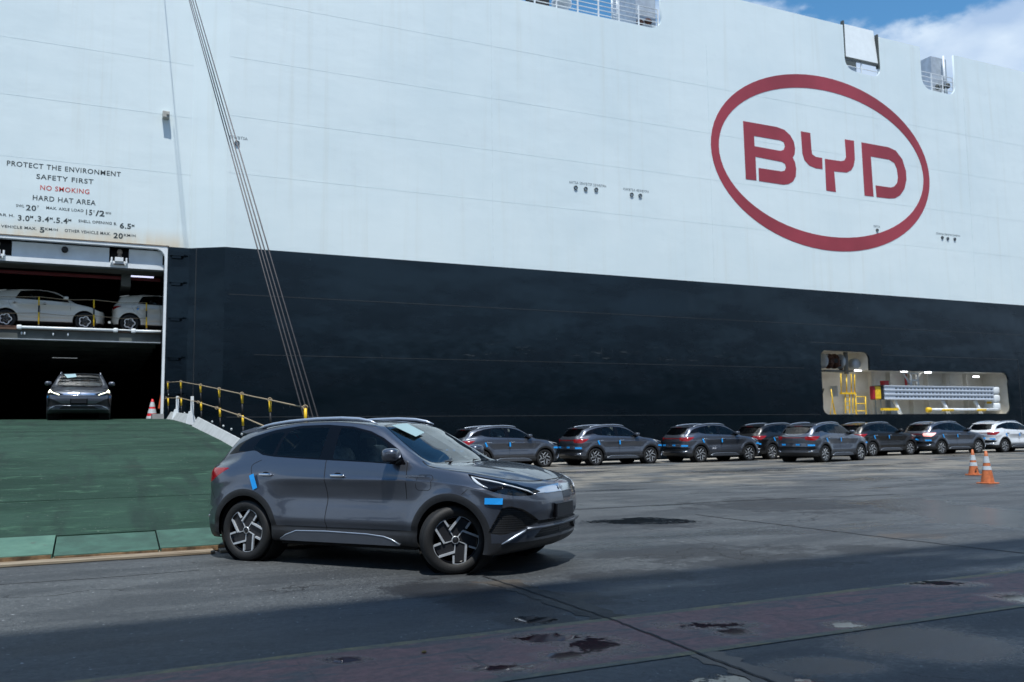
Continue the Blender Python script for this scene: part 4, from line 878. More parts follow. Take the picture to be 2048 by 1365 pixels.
WB = 2.72
SX = [-.40, -.12, .23, .60, 1.0, 1.35, 1.65, 1.95, 2.20, 2.45, 2.85]     # side stations 4..14
def body_grid(hatch=False, nu=11):
    # centre line of the upper surface, belt (T), per station
    Tt = [(-.80, 0, 1.045), (-.785, .42, 1.05), (-.725, .66, 1.06), (-.60, .745, 1.085), (-.40, .79, 1.135), (-.12, .825, 1.185), (.23, .85, 1.185), (.60, .86, 1.17), (1.0, .865, 1.155), (1.35, .868, 1.142),
          (1.65, .868, 1.128), (1.95, .866, 1.112), (2.20, .862, 1.095), (2.45, .858, 1.068), (2.85, .835, 1.022), (3.08, .795, .982), (3.25, .725, .945), (3.37, .600, .915), (3.455, .38, .900), (3.485, 0, .900)]
    Cc = [(-.80, 0, 1.045), (-.76, 0, 1.10), (-.66, 0, 1.20), (-.50, 0, 1.345), (-.34, 0, 1.47), (-.10, 0, 1.535), (.23, 0, 1.580), (.60, 0, 1.600), (1.0, 0, 1.605), (1.32, 0, 1.590),
          (1.62, 0, 1.560), (1.90, 0, 1.425), (2.18, 0, 1.275), (2.50, 0, 1.105), (2.80, 0, 1.085), (3.02, 0, 1.060), (3.18, 0, 1.030), (3.31, 0, .985), (3.42, 0, .935), (3.485, 0, .900)]
    # cant rail / A-pillar outer edge (R2), and roof / windshield edge (R3)
    R2 = [(-.80, 0, 1.045), (-.775, .28, 1.075), (-.69, .52, 1.14), (-.55, .66, 1.20), (-.39, .705, 1.315), (-.12, .69, 1.432), (.23, .672, 1.512), (.60, .662, 1.555), (1.0, .660, 1.563), (1.35, .665, 1.540),
          (1.62, .682, 1.475), (1.86, .722, 1.365), (2.10, .765, 1.225), (2.38, .775, 1.100), (2.80, .66, 1.062), (3.03, .60, 1.030), (3.20, .50, .995), (3.33, .40, .958), (3.435, .25, .920), (3.485, 0, .900)]
    R3 = [(-.80, 0, 1.045), (-.77, .18, 1.085), (-.675, .42, 1.175), (-.52, .55, 1.285), (-.355, .61, 1.415), (-.11, .59, 1.498), (.23, .575, 1.555), (.60, .565, 1.583), (1.0, .56, 1.588), (1.34, .565, 1.570),
          (1.62, .585, 1.522), (1.86, .635, 1.392), (2.10, .690, 1.245), (2.40, .64, 1.103), (2.80, .42, 1.078), (3.02, .38, 1.048), (3.19, .32, 1.014), (3.32, .25, .972), (3.43, .16, .928), (3.485, 0, .900)]
    if hatch:
        def hz(L): return [(x - (max(0, x - 2.9)) * .28 + (max(0, -.3 - x)) * .35, l * .965, z - .03 - .09 * max(0, min(1, (x - 2.0) / 1.2))) for x, l, z in L]
        Tt, Cc, R2, R3 = hz(Tt), hz(Cc), hz(R2), hz(R3)
    K = 20; Tt, Cc, R2, R3 = map(np.array, (Tt, Cc, R2, R3))
    def plan(xc, xr, Ls, fr=1.0):
        """outline of one horizontal rail: rear centre -> side -> front centre; Ls lateral at side stations"""
        d = xc - 3.57; e = xr + .87
        P = [(xr, 0), (-.84 + e, .38), (-.765 + .9 * e, .665), (-.63 + .5 * e, .845)]
        P += list(zip(SX, Ls))
        P += [(3.08 + .1 * d, .915), (3.30 + .5 * d, .865), (3.44 + .85 * d, .70), (3.525 + d, .42), (xc, 0)]
        if hatch: P = [(x - (max(0, x - 2.9)) * .28 + (max(0, -.3 - x)) * .35, l * .965) for x, l in P]
        return np.array(P)
    sx = np.array(SX); wheel = np.exp(-((sx - 0) / .50) ** 4) + np.exp(-((sx - 2.70) / .50) ** 4); mid = 1 - np.clip(wheel, 0, 1)
    def Lr(m, w): return m * mid + w * (1 - mid)
    rails = [  # (z_rear, z_mid, z_front, xc, xr, L)
        (.25, .235, .215, 3.36, -.70, Lr(.80, .82)), (.28, .262, .245, 3.46, -.78, Lr(.895, .895)), (.37, .365, .335, 3.545, -.85, Lr(.928, .925)), (.42, .412, .385, 3.555, -.87, Lr(.912, .932)),
        (.50, .485, .455, 3.555, -.875, Lr(.938, .942)), (.60, .60, .540, 3.565, -.86, Lr(.925, .950)), (.70, .735, .635, 3.580, -.845, Lr(.898, .948)), (.79, .855, .725, 3.575, -.835, Lr(.915, .942)), (.88, .945, .785, 3.56, -.845, Lr(.938, .934))]
    cols = []
    zr = np.array([1.0] * 4 + [.5] + [0.0] * 15)
    stz = lambda a, b, c: np.array([a] * 4 + [a * .5 + b * .5] + [b] * 9 + [b * .75 + c * .25, b * .4 + c * .6] + [c] * 4)
    for (a, b, c, xc, xr, L) in rails:
        P = plan(xc, xr, L); cols.append(np.c_[P, stz(a, b, c)])
    # shoulder rails just below T
    def under(dz, dl, dx):
        A = Tt.copy(); A[:, 2] -= dz; n = len(A)
        P = plan(3.545, -.85, Lr(.935, .93))
        A[:, 0] = Tt[:, 0] * (1 - dx) + P[:, 0] * dx; A[:, 1] = Tt[:, 1] * (1 - dl) + P[:, 1] * dl
        return A
    dz7 = stz(.085, .155, .055); dz8 = stz(.035, .075, .022)
    cols.append(under(dz7, .80, .85)); cols.append(under(dz8, .45, .5)); cols.append(Tt)
    # cap
    Q = Tt * .62 + R2 * .38; Q[4:13, 1] += .012; cols.append(Q); cols.append(R2)
    E_ = R2 * .5 + R3 * .5; E_[:, 2] += .008; cols.append(E_); cols.append(R3)
    for f in (.72, .40): 
        A = Cc * 1.0; A[:, 1] = R3[:, 1] * f; A[:, 0] = Cc[:, 0] * (1 - f * f) + R3[:, 0] * f * f; A[:, 2] = Cc[:, 2] * (1 - f * f) + R3[:, 2] * f * f + .0
        cols.append(A)
    cols.append(Cc)
    G = np.array(cols)                       # rails x stations x 3
    nr = G.shape[0]
    # resample along u
    t = np.r_[0, np.cumsum(np.mean(np.linalg.norm(np.diff(G[2:], axis=1), axis=2), axis=0))]
    uq = np.concatenate([np.linspace(t[i], t[i + 1], nu, endpoint=False) for i in range(K - 1)] + [[t[-1]]])
    A = np.array([[catmull(t, G[r, :, c], uq) if c < 2 else pchip(t, G[r, :, c], uq) for c in range(3)] for r in range(nr)]).transpose(0, 2, 1)
    A[:, 0, 1] = 0; A[:, -1, 1] = 0; A[:, :, 1] = np.maximum(A[:, :, 1], 0)
    # resample along v
    v = np.r_[0, np.cumsum(np.mean(np.linalg.norm(np.diff(A, axis=0), axis=2), axis=1))]
    nv = [3, 5, 4, 5, 6, 7, 7, 6, 5, 5, 5, 6, 6, 3, 3, 5, 8, 9]
    vq = np.concatenate([np.linspace(v[i], v[i + 1], nv[i], endpoint=False) for i in range(nr - 1)] + [[v[-1]]])
    S = np.empty((len(vq), len(uq), 3))
    for j in range(len(uq)):
        for c in range(3): S[:, j, c] = pchip(v, A[:, j, c], vq) if c != 1 else catmull(v, A[:, j, c], vq)
    S[:, 0, 1] = 0; S[:, -1, 1] = 0; S[-1, :, 1] = 0; S[:, :, 1] = np.maximum(S[:, :, 1], 0)
    # flared arches
    for ax in (0.0, 2.70):
        r = np.hypot(S[:, :, 0] - ax, S[:, :, 2] - .36); w = np.exp(-((r - .44) / .075) ** 2) * (S[:, :, 1] > .6) * (S[:, :, 2] < .95)
        S[:, :, 1] += w * .022
    cap_row = sum(nv[:11])
    return S, cap_row

class Shell:
    def __init__(s, S, cap_row):
        nv, nu = S.shape[:2]; s.P = S.reshape(-1, 3).copy()
        du = np.gradient(S, axis=1); dv = np.gradient(S, axis=0); N = np.cross(du, dv); l = np.linalg.norm(N, axis=2, keepdims=True); N = N / np.maximum(l, 1e-9)
        # outward = positive lateral / away from inside
        ctr = np.array([1.3, 0, .7]); flip = np.sign(np.sum(N * (S - ctr), axis=2, keepdims=True)); N *= np.where(flip == 0, 1, flip)
        s.N = N.reshape(-1, 3).copy(); s.cap = (np.arange(nv * nu) // nu >= cap_row).astype(float)
        i, j = np.meshgrid(np.arange(nv - 1), np.arange(nu - 1), indexing='ij'); a = (i * nu + j).ravel()
        q = np.c_[a, a + 1, a + nu + 1, a + nu]
        s.F = [tuple(x) for x in q]; s.L = ['body'] * len(s.F); s.capf = [r >= cap_row for r in i.ravel()]
    def cut(s, fld, name, allowed=('body',), cap=None, remove=False, lo=0.0):
        """split faces where fld(P) crosses zero; the negative side becomes region `name`"""
        val = fld(s.P); val = np.where(np.abs(val) < 1e-7, 1e-7, val)
        P, N, V = list(s.P), list(s.N), list(val); cache = {}; F, L, Cp = [], [], []
        sgn = val < 0
        for f, lab, cp in zip(s.F, s.L, s.capf):
            if lab not in allowed or (cap is not None and cp != cap): F.append(f); L.append(lab); Cp.append(cp); continue
            ss = [sgn[i] for i in f]
            if not any(ss): F.append(f); L.append(lab); Cp.append(cp); continue
            if all(ss):
                if not remove: F.append(f); L.append(name); Cp.append(cp)
                continue
            ins, out = [], []; n = len(f)
            for k in range(n):
                a, b = f[k], f[(k + 1) % n]
                (ins if sgn[a] else out).append(a)
                if sgn[a] != sgn[b]:
                    key = (a, b) if a < b else (b, a); m = cache.get(key)
                    if m is None:
                        t = V[key[0]] / (V[key[0]] - V[key[1]]); m = len(P); cache[key] = m
                        P.append(P[key[0]] * (1 - t) + P[key[1]] * t); nn = N[key[0]] * (1 - t) + N[key[1]] * t; N.append(nn / max(1e-9, np.linalg.norm(nn)))
                    ins.append(m); out.append(m)
            if len(ins) > 2 and not remove: F.append(tuple(ins)); L.append(name); Cp.append(cp)
            if len(out) > 2: F.append(tuple(out)); L.append(lab); Cp.append(cp)
        s.P = np.array(P); s.N = np.array(N); s.F, s.L, s.capf = F, L, Cp
    def sink(s, labels, d):
        own = {}
        for f, l in zip(s.F, s.L):
            for i in f: own[i] = own.get(i, True) and (l in labels)
        idx = [i for i, v in own.items() if v]
        s.P[idx] -= s.N[idx] * d
    def extract(s, labels, name, mat, parent, side=None, both=True, inset=0.0, thick=0.0, **k):
        """side=+1 right (near, y>0) / -1 left; both: mirrored halves in one mesh"""
        fs = [f for f, l in zip(s.F, s.L) if l in labels]
        if not fs: return None
        used = sorted({i for f in fs for i in f}); mp = {i: n for n, i in enumerate(used)}; P = s.P[used]; N = s.N[used]
        P = P - N * inset
        vs, ns, ff = [], [], []
        # local frame: x forward, y left ; our lateral L>0 is the right side => y = -L
        sides = (1, -1) if (side is None and both) else ((side or 1),)
        for sd in sides:
            b = len(vs); vs += [(p[0], -sd * p[1], p[2]) for p in P]; ns += [(q[0], -sd * q[1], q[2]) for q in N]
            for f in fs:
                g_ = [b + mp[i] for i in f]; ff.append(tuple(g_) if sd == 1 else tuple(g_[::-1]))
        me = bpy.data.meshes.new(name); me.from_pydata(vs, [], ff); me.update()
        # orient by normals
        pn = np.empty(len(ff) * 3); me.polygons.foreach_get('normal', pn); pn = pn.reshape(-1, 3); nsA = np.array(ns)
        want = np.array([nsA[list(f)].mean(0) for f in ff]); bad = (pn * want).sum(1) < 0
        if bad.any():
            ff = [tuple(f[::-1]) if b_ else f for f, b_ in zip(ff, bad)]; me.clear_geometry(); me.from_pydata(vs, [], ff); me.update()
        me.polygons.foreach_set('use_smooth', [True] * len(ff)); me.materials.append(mat)
        me.normals_split_custom_set_from_vertices([tuple(x) for x in nsA])
        return add_obj(name, me, parent, **k)

SIDE = lambda P: P[:, 1] > .45
def both_masks(P, *v):
    r = v[0]
    for x in v[1:]: r = np.maximum(r, x)
    return r
DLO = [(-.43, 1.205), (-.22, 1.232), (0, 1.258), (.06, 1.245), (.15, 1.207), (.33, 1.187), (.69, 1.168), (1.07, 1.152), (1.64, 1.13), (2.13, 1.103), (2.00, 1.258), (1.76, 1.392), (1.57, 1.468), (1.32, 1.522), (.96, 1.547), (.6, 1.540), (.23, 1.495), (-.12, 1.412), (-.30, 1.335)]
WREAR = [(.36, 1.205), (.99, 1.172), (1.01, 1.512), (.8, 1.515), (.6, 1.508), (.47, 1.485), (.40, 1.40)]
WQ = [(-.03, 1.275), (.08, 1.262), (.17, 1.225), (.31, 1.207), (.355, 1.40), (.41, 1.478), (.2, 1.45), (.05, 1.40)]
WFRONT = [(1.17, 1.165), (1.98, 1.127), (1.83, 1.320), (1.70, 1.395), (1.56, 1.448), (1.36, 1.492), (1.17, 1.512)]
BSEAM = [(1.09, 1.16), (1.11, .98), (1.14, .73), (1.13, .5), (1.145, .37), (1.155, .24)]
RSEAM = [(.17, 1.22), (.05, 1.08), (.075, .99), (.15, .85), (.30, .70), (.43, .50), (.47, .25)]
FSEAM = [(2.14, 1.13), (2.16, .98), (2.17, .75), (2.18, .23)]
def sdx(P, poly, closed=True): return poly_sd(P[:, 0], P[:, 2], poly, closed)
def side_only(P, f, lim=.55): return np.where(P[:, 1] > lim, f, .5)

def make_shell(hatch=False):
    S, cr_ = body_grid(hatch); sh = Shell(S, cr_)
    sc = lambda L: [(x, z - .03) for x, z in L] if hatch else L
    # wheel openings
    for ax in (0.0, 2.70 if not hatch else 2.66):
        sh.cut(lambda P: side_only(P, np.hypot(P[:, 0] - ax, P[:, 2] - .355) - .392), 'x', remove=True)
    dlo, wr, wq, wf = (sc(DLO), sc(WREAR), sc(WQ), sc(WFRONT))
    if hatch:
        dlo = [(.28, 1.155)] + dlo[6:15] + [(.45, 1.46)]; wr = [(.40, 1.175)] + wr[1:5] + [(.58, 1.455)]; 
    sh.cut(lambda P: side_only(P, sdx(P, dlo), .5), 'trim')
    sh.cut(lambda P: side_only(P, sdx(P, wr), .5), 'rear_window', ('trim',))
    if not hatch: sh.cut(lambda P: side_only(P, sdx(P, wq), .5), 'quarter_window', ('trim',))
    sh.cut(lambda P: side_only(P, sdx(P, wf), .5), 'front_window', ('trim',))
    # windshield and back glass on the cap
    if not hatch:
        ws = [(1.60, -.1), (1.605, .30), (1.625, .535), (1.70, .575), (1.95, .64), (2.22, .695), (2.33, .66), (2.43, .50), (2.485, .25), (2.495, -.1)]
    else:
        ws = [(1.60, -.1), (1.605, .30), (1.625, .50), (1.70, .545), (1.95, .61), (2.22, .665), (2.33, .62), (2.43, .48), (2.485, .25), (2.495, -.1)]
    sh.cut(lambda P: np.where(P[:, 0] > 1.5, poly_sd(P[:, 0], P[:, 1], ws), .5), 'windshield_frame', cap=True)
    sh.cut(lambda P: np.where(P[:, 0] > 1.5, poly_sd(P[:, 0], P[:, 1], ws) + .022, .5), 'windshield', ('windshield_frame',), cap=True)
    bgp = [(-.1, 1.135), (.50, 1.165), (.62, 1.20), (.575, 1.36), (.52, 1.43), (-.1, 1.47)]
    bgp = sc(bgp)
    sh.cut(lambda P: np.where(P[:, 0] < -.1, poly_sd(P[:, 1], P[:, 2], bgp), .5), 'backglass', ('body', 'trim'), cap=True)
    # lamps
    dz = -.03 if hatch else 0
    HL = [(2.86, 1.018), (3.02, .985), (3.20, .952), (3.34, .915), (3.45, .868), (3.50, .825), (3.47, .792), (3.38, .796), (3.22, .830), (3.08, .872), (2.97, .925), (2.90, .975)]
    if hatch: HL = [(2.90, .93), (3.05, .905), (3.2, .87), (3.30, .82), (3.33, .77), (3.2, .765), (3.05, .82), (2.95, .88)]
    sh.cut(lambda P: np.where((P[:, 1] > .40) & (P[:, 0] > 2.5), sdx(P, HL), .5), 'headlight')
    TL = [(-.28, 1.06 + dz), (-.45, 1.058 + dz), (-.9, 1.045 + dz), (-.95, .96), (-.75, .90), (-.62, .885), (-.56, .905)]
    sh.cut(lambda P: np.where((P[:, 1] > .52) & (P[:, 0] < 0), sdx(P, TL), .5), 'taillight')
    sh.cut(lambda P: np.where((P[:, 1] < .60) & (P[:, 0] < -.5), np.abs(P[:, 2] - 1.0) - .022, .5), 'light_bar')
    psi = lambda P: np.degrees(np.arctan2(P[:, 1], -(P[:, 0] + .25)))
    phi = lambda P: np.degrees(np.arctan2(P[:, 1], P[:, 0] - 2.9))
    if not hatch:
        RD = [(-10, .50), (-10, .645), (40, .645), (62, .63), (74, .60), (66, .53), (46, .49)]
        sh.cut(lambda P: np.where(P[:, 0] < -.35, poly_sd(psi(P), P[:, 2] * 100, [(a, b * 100) for a, b in RD]) / 100, .5), 'rear_dark')
        SI = [(76, 43.5), (67.5, 68), (62, 70), (54, 66.5), (40, 54), (40, 51.5), (50, 48.5), (58, 44.5), (68, 41.5)]
        sh.cut(lambda P: np.where(P[:, 0] > 2.95, poly_sd(phi(P), P[:, 2] * 100, SI) / 100, .5), 'side_intake')
        LG = [(-10, 37), (-10, 44.5), (36, 44.5), (44, 37.5), (44, 36)]
        sh.cut(lambda P: np.where(P[:, 0] > 3.2, poly_sd(phi(P), P[:, 2] * 100, LG) / 100, .5), 'lower_grille')
        sh.cut(lambda P: np.where((P[:, 0] > 3.3), np.maximum(np.abs(P[:, 2] - .515) - .018, phi(P) / 100 - .41), .5), 'slot')
    GB = [(-.1, .806), (-.1, .888), (.42, .868), (.56, .835), (.55, .815), (.3, .806)]
    if not hatch: sh.cut(lambda P: np.where(P[:, 0] > 3.2, poly_sd(P[:, 1], P[:, 2], GB), .5), 'grille_bar')
    # cladding
    for ax in (0.0, 2.70 if not hatch else 2.66):
        sh.cut(lambda P: side_only(P, np.hypot(P[:, 0] - ax, P[:, 2] - .355) - (.468 if not hatch else .410)), 'cladding')
    if not hatch:
        sh.cut(lambda P: np.where((P[:, 0] > .25) & (P[:, 0] < 2.5), P[:, 2] - .425, P[:, 2] - np.where(P[:, 0] > 2.5, .335, .40)), 'cladding')
    else:
        sh.cut(lambda P: P[:, 2] - .30, 'cladding')
    hood = [(2.26, .74), (2.34, .775), (2.45, .800), (2.65, .815), (2.85, .800), (3.0, .765), (3.15, .715), (3.27, .63), (3.36, .50), (3.42, .32), (3.445, .12), (3.45, -.1)]
    if hatch: hood = [(x - max(0, x - 2.9) * .28, l * .96) for x, l in hood]
    # doors
    rs = RSEAM if not hatch else [(x + .02, z - .03) for x, z in RSEAM]
    fd = [p for p in BSEAM] + [p for p in FSEAM[::-1]]
    sh.cut(lambda P: side_only(P, sdx(P, fd), .6), 'front_door', ('body',), cap=False)
    rd = [p for p in rs] + [p for p in BSEAM[::-1]]
    sh.cut(lambda P: side_only(P, sdx(P, rd), .6), 'rear_door', ('body',), cap=False)
    sh.cut(lambda P: np.where(P[:, 0] > 2.2, poly_sd(P[:, 0], P[:, 1], [(2.2, -.2), (2.26, .74)] + hood + [(3.45, -.2)]), .5), 'hood', ('body',), cap=True)
    sh.sink(('side_intake', 'lower_grille', 'slot', 'rear_dark'), .035); sh.sink(('headlight', 'taillight'), -.004); sh.sink(('front_window', 'rear_window', 'quarter_window'), .004)
    sh.sink(('grille_bar',), -.004)
    return sh

def wheel_meshes(star=False):
    R = .347
    ty = MB().lathe([(.232, -.085), (.250, -.108), (.300, -.117), (.330, -.105), (.344, -.080), (R, -.05), (R, -.03), (R - .008, -.028), (R - .008, -.020), (R, -.018), (R, .018), (R - .008, .020), (R - .008, .028), (R, .03), (R, .05), (.344, .080), (.330, .105), (.300, .117), (.250, .108), (.232, .085)], (0, 0, 0), 'y', 48).mesh('tyre', M_RUBBER)
    # outer face is at y = -.1 (towards -y); y>0 inner
    rim = MB().lathe([(.232, .085), (.222, .08), (.215, -.05), (.226, -.095), (.236, -.100), (.240, -.088), (.232, -.085)], (0, 0, 0), 'y', 48)
    rim.lathe([(.001, .02), (.21, .02), (.21, .03), (.001, .03)], (0, 0, 0), 'y', 32)
    rimm = rim.mesh('rim', M_GLOSSBLK)
    s = .236
    def rot(p, a): return (p[0] * math.cos(a) - p[1] * math.sin(a), p[0] * math.sin(a) + p[1] * math.cos(a))
    def bar(mb, p, q, w0, w1, y0, y1):
        d = np.array(q) - np.array(p); d = d / np.linalg.norm(d); n = np.array([-d[1], d[0]])
        a, b = np.array(p), np.array(q); pr = [tuple(a + n * w0), tuple(a - n * w0), tuple(b - n * w1), tuple(b + n * w1)]
        mb.prism(pr, 'y', y0, y1)
    face, back = MB(), MB()
    if not star:
        for k in range(5):
            a = 2 * math.pi * k / 5 + .04
            T_ = lambda x, y: rot((x * s, -y * s), -a)
            p0, p1, p2, p3, p4 = T_(.13, .05), T_(.475, .175), T_(.45, .93), T_(-.06, 1.0), T_(-.07, .66)
            bar(face, p0, p1, .0035, .0055, -.088, -.070); bar(face, p1, p2, .0105, .0105, -.100, -.080); bar(face, p3, p4, .0100, .0095, -.100, -.080)
            arc_ = [T_(.45 * (1 - f) - .06 * f, (.93 * (1 - f) + 1.0 * f) * (1 + .045 * math.sin(math.pi * f))) for f in np.linspace(0, 1, 6)]
            for u, v in zip(arc_, arc_[1:]): bar(face, u, v, .0032, .0032, -.100, -.082)
            back.prism([p0, p1, p2] + arc_[1:-1] + [p3, p4], 'y', -.080, -.055)
            back.prism([T_(.10, .12), T_(.44, .20), T_(-.10, .62), T_(-.12, .12)], 'y', -.070, -.045)
        face.lathe([(.034, -.094), (.040, -.094), (.040, -.080), (.034, -.080)], (0, 0, 0), 'y', 20)
    else:
        out = []
        for k in range(60):
            a = 2 * math.pi * k / 60; r1 = .175 + .045 * abs(math.cos(2.5 * a)) ** 1.0; out.append((r1 * math.cos(a), r1 * math.sin(a), r1 - .035 - .012 * abs(math.sin(2.5 * a))))
        n = len(out)
        P = [(x, -.1, z) for x, z, r in out] + [(x * r / math.hypot(x, z), -.1, z * r / math.hypot(x, z)) for x, z, r in out] + [(x, -.07, z) for x, z, r in out] + [(x * r / math.hypot(x, z), -.07, z * r / math.hypot(x, z)) for x, z, r in out]
        F = []
        for i in range(n):
            j = (i + 1) % n; F += [(i, j, n + j, n + i), (i, 2 * n + i, 2 * n + j, j), (n + i, n + j, 3 * n + j, 3 * n + i)]
        face.poly(P, F)
        for k in range(5):
            a = 2 * math.pi * k / 5; back.prism([rot((x, y), a) for x, y in ((-.03, .03), (.03, .03), (.022, .2), (-.022, .2))], 'y', -.075, -.05)
    fm = face.mesh('spoke_face', M_ALU if not star else simple('white_spoke_paint', (0.75, 0.76, 0.74), 0.35)); 
    back.lathe([(.001, -.088), (.032, -.088), (.036, -.080), (.036, -.03)], (0, 0, 0), 'y', 20)
    bm = back.mesh('spoke_back', simple('dark_grey_spoke', (0.022, 0.023, 0.026), 0.25))
    dk = MB().lathe([(.001, -.02), (.155, -.02), (.155, -.005), (.001, -.005)], (0, 0, 0), 'y', 28); dk.box((.02, -.025, .125), (.16, .05, .06)); dm = dk.mesh('brake_disc', M_DISC)
    return dict(tyre=ty, rim=rimm, spoke_face=fm, spoke_back=bm, brake_disc=dm)
WM = wheel_meshes(False); WMS = wheel_meshes(True)

def SL(x, z):
    d = (SURF[:, 0] - x) ** 2 + (SURF[:, 2] - z) ** 2 + (SURF[:, 1] < .40) * 9; k = np.argsort(d)[:6]; w = 1 / (d[k] + 1e-7); return float((SURF[k, 1] * w).sum() / w.sum())
def surf_at(a, b, ia, ib, io, lim):
    """third coordinate of the body surface at (a, b) by a local plane fit; lim keeps to side or top"""
    d = (SURF[:, ia] - a) ** 2 + (SURF[:, ib] - b) ** 2 + np.where(lim, 0, 9); k = np.argpartition(d, 9)[:9]
    w = 1 / np.sqrt(d[k] + 1e-6); A = np.c_[SURF[k, ia] - a, SURF[k, ib] - b, np.ones(9)] * w[:, None]; r = np.linalg.lstsq(A, SURF[k, io] * w, rcond=None)[0]
    return float(np.clip(r[2], SURF[k, io].min() - .01, SURF[k, io].max() + .01))
def ribbon(P, w, mode, sd, root, off=.0016, closed=False):
    P = [np.array(p, float) for p in P]; Q = []
    if closed: P = P + [P[0]]
    for a, b in zip(P, P[1:]):
        n = max(1, int(np.linalg.norm(b - a) / .02)); Q += [a + (b - a) * i / n for i in range(n)]
    Q.append(P[-1]); V = []
    lim = (SURF[:, 1] > .55) if mode == 'side' else ((SURF[:, 2] > .85) & (SURF[:, 0] > 2.0))
    for i, q in enumerate(Q):
        t = Q[min(i + 1, len(Q) - 1)] - Q[max(i - 1, 0)]; t = t / max(1e-9, np.linalg.norm(t)); nn = np.array([-t[1], t[0]]) * w / 2
        for sg in (1, -1):
            p = q + nn * sg
            if mode == 'side': V.append((p[0], -sd * (surf_at(p[0], p[1], 0, 2, 1, lim) + off), p[1]))
            else: V.append((p[0], -sd * p[1], surf_at(p[0], p[1], 0, 1, 2, lim) + off))
    return MB().poly(V, [(2 * i, 2 * i + 1, 2 * i + 3, 2 * i + 2) for i in range(len(Q) - 1)], True).build('shut_line', M_GAP, root)
def smooth_line(P, n=6):
    P = np.array(P); t = np.r_[0, np.cumsum(np.linalg.norm(np.diff(P, axis=0), axis=1))]; q = np.linspace(0, t[-1], n * len(P)); return list(zip(catmull(t, P[:, 0], q), catmull(t, P[:, 1], q)))
def car_meshes(hatch=False):
    global SURF
    """build one car's parts (children of an Empty) and return the Empty"""
    sh = make_shell(hatch); SURF = sh.P; root = empty('parked_car')
    E = lambda labs, name, mat, parent=root, **k: sh.extract(labs, name, mat, parent, **k)
    E(('body',), 'body', M_GREY); E(('hood',), 'hood', M_GREY); E(('cladding',), 'cladding', M_CLAD if not hatch else M_CLAD)
    E(('trim', 'windshield_frame'), 'window_trim', M_GLOSSBLK)
    E(('windshield',), 'windshield', M_WSGLASS); E(('backglass',), 'rear_glass', glass('dark_rear_glass', (.10, .12, .13)) if 'dark_rear_glass' not in bpy.data.materials else bpy.data.materials['dark_rear_glass'])
    if not hatch:
        BP = sh.P
        for sd in (1, -1): E(('quarter_window',), 'quarter_window', bpy.data.materials['dark_rear_glass'], side=sd); E(('side_intake',), 'side_intake', INTAKE, side=sd)
        E(('lower_grille',), 'lower_intake', INTAKE); E(('slot',), 'bumper_slot', INTAKE); E(('rear_dark',), 'rear_plate_panel', INTAKE); E(('grille_bar',), 'grille_bar', M_CHROME)
    for sd in (1, -1):
        d = E(('front_door',), 'door', M_GREY, side=sd); E(('front_window',), 'window', M_GLASS, d, side=sd)
        e = E(('rear_door',), 'door', M_GREY, side=sd); E(('rear_window',), 'window', M_GLASS, e, side=sd)
        for dd, hx in ((d, 1.29), (e, .285)):
            if dd is None: continue
            hl = .928
            MB().blob((hx, -sd * (hl + .014), .985), (.098, .013, .017), 3.2, 10, 18).build('handle', M_CHROME if not hatch else M_CREAM, dd)
            MB().blob((hx - .005, -sd * (hl - .004), .982), (.055, .007, .036), 2.4, 8, 16).build('handle_recess', M_GLOSSBLK, dd)
        h = E(('headlight',), 'headlight', M_LAMPGLASS, side=sd)
        ys = lambda L: -sd * L
        if not hatch:
            E(('headlight',), 'lamp_housing', M_GLOSSBLK, h, side=sd, inset=.03)
            top_ = [(2.905, .995), (3.02, .968), (3.12, .950), (3.20, .934), (3.28, .914), (3.34, .895), (3.40, .868), (3.445, .842), (3.475, .815)]
            MB().tube([(x - .002, ys(SL(x, z) - .001), z - .004) for x, z in top_], [.004, .0085, .0085, .0085, .0085, .0085, .009, .011, .008], 8).build('light_strip', DRL, h)
            hook = [(2.915, .988), (2.955, .955), (3.00, .925), (3.06, .898), (3.12, .880)]
            MB().tube([(x - .004, ys(SL(x, z) - .004), z) for x, z in hook], [.008, .015, .015, .010, .003], 8).build('light_strip', DRL, h)
            for x, L, z in ((3.12, .79, .90), (3.22, .73, .872), (3.31, .655, .85)): MB().blob((x, ys(L), z), (.035, .035, .024)).build('projector', M_CHROME, h)
        else: E(('headlight',), 'lamp_housing', M_GLOSSBLK, h, side=sd, inset=.02)
        E(('taillight',), 'taillight', M_RED, side=sd)
        rsm = RSEAM if not hatch else [(x + .02, z - .03) for x, z in RSEAM]
        for L_, w_ in ((BSEAM[0:], .0075), (rsm[:4], .0065), (FSEAM[0:], .0075)):
            if L_ is not rsm[:4]: L_ = [p for p in L_ if p[1] > .27] 
            ribbon(smooth_line([(x, min(z, 1.15 if not hatch else 1.11)) for x, z in L_]), w_, 'side', sd, root)
        if not hatch:
            ribbon([(-.60, .885), (-.555, .78), (-.49, .70)], .005, 'side', sd, root); ribbon([(2.955, .915), (2.90, .86), (2.85, .815)], .005, 'side', sd, root)
            rr_ = [(2.385 + cx_ * .055 + .04 * math.cos(a), .925 + cz_ * .038 + .04 * math.sin(a)) for cx_, cz_, a0 in ((1, 1, 0), (-1, 1, 90), (-1, -1, 180), (1, -1, 270)) for a in np.radians(np.linspace(a0, a0 + 90, 5))]
            ribbon(rr_, .0045, 'side', sd, root, closed=True)
            ribbon(smooth_line([(2.27, .755), (2.34, .798), (2.45, .822), (2.65, .830), (2.84, .812), (3.0, .780), (3.15, .728), (3.27, .640), (3.36, .50), (3.415, .32), (3.438, .12), (3.44, .01)], 5), .014, 'top', sd, root)
        # mirror
        mr_ = MB().blob((2.005, ys(.965), 1.215), (.092, .105, .070), 3.0, 14, 22, Matrix.Rotation(sd * .18, 3, 'Z')).build('mirror', M_GREY, root)
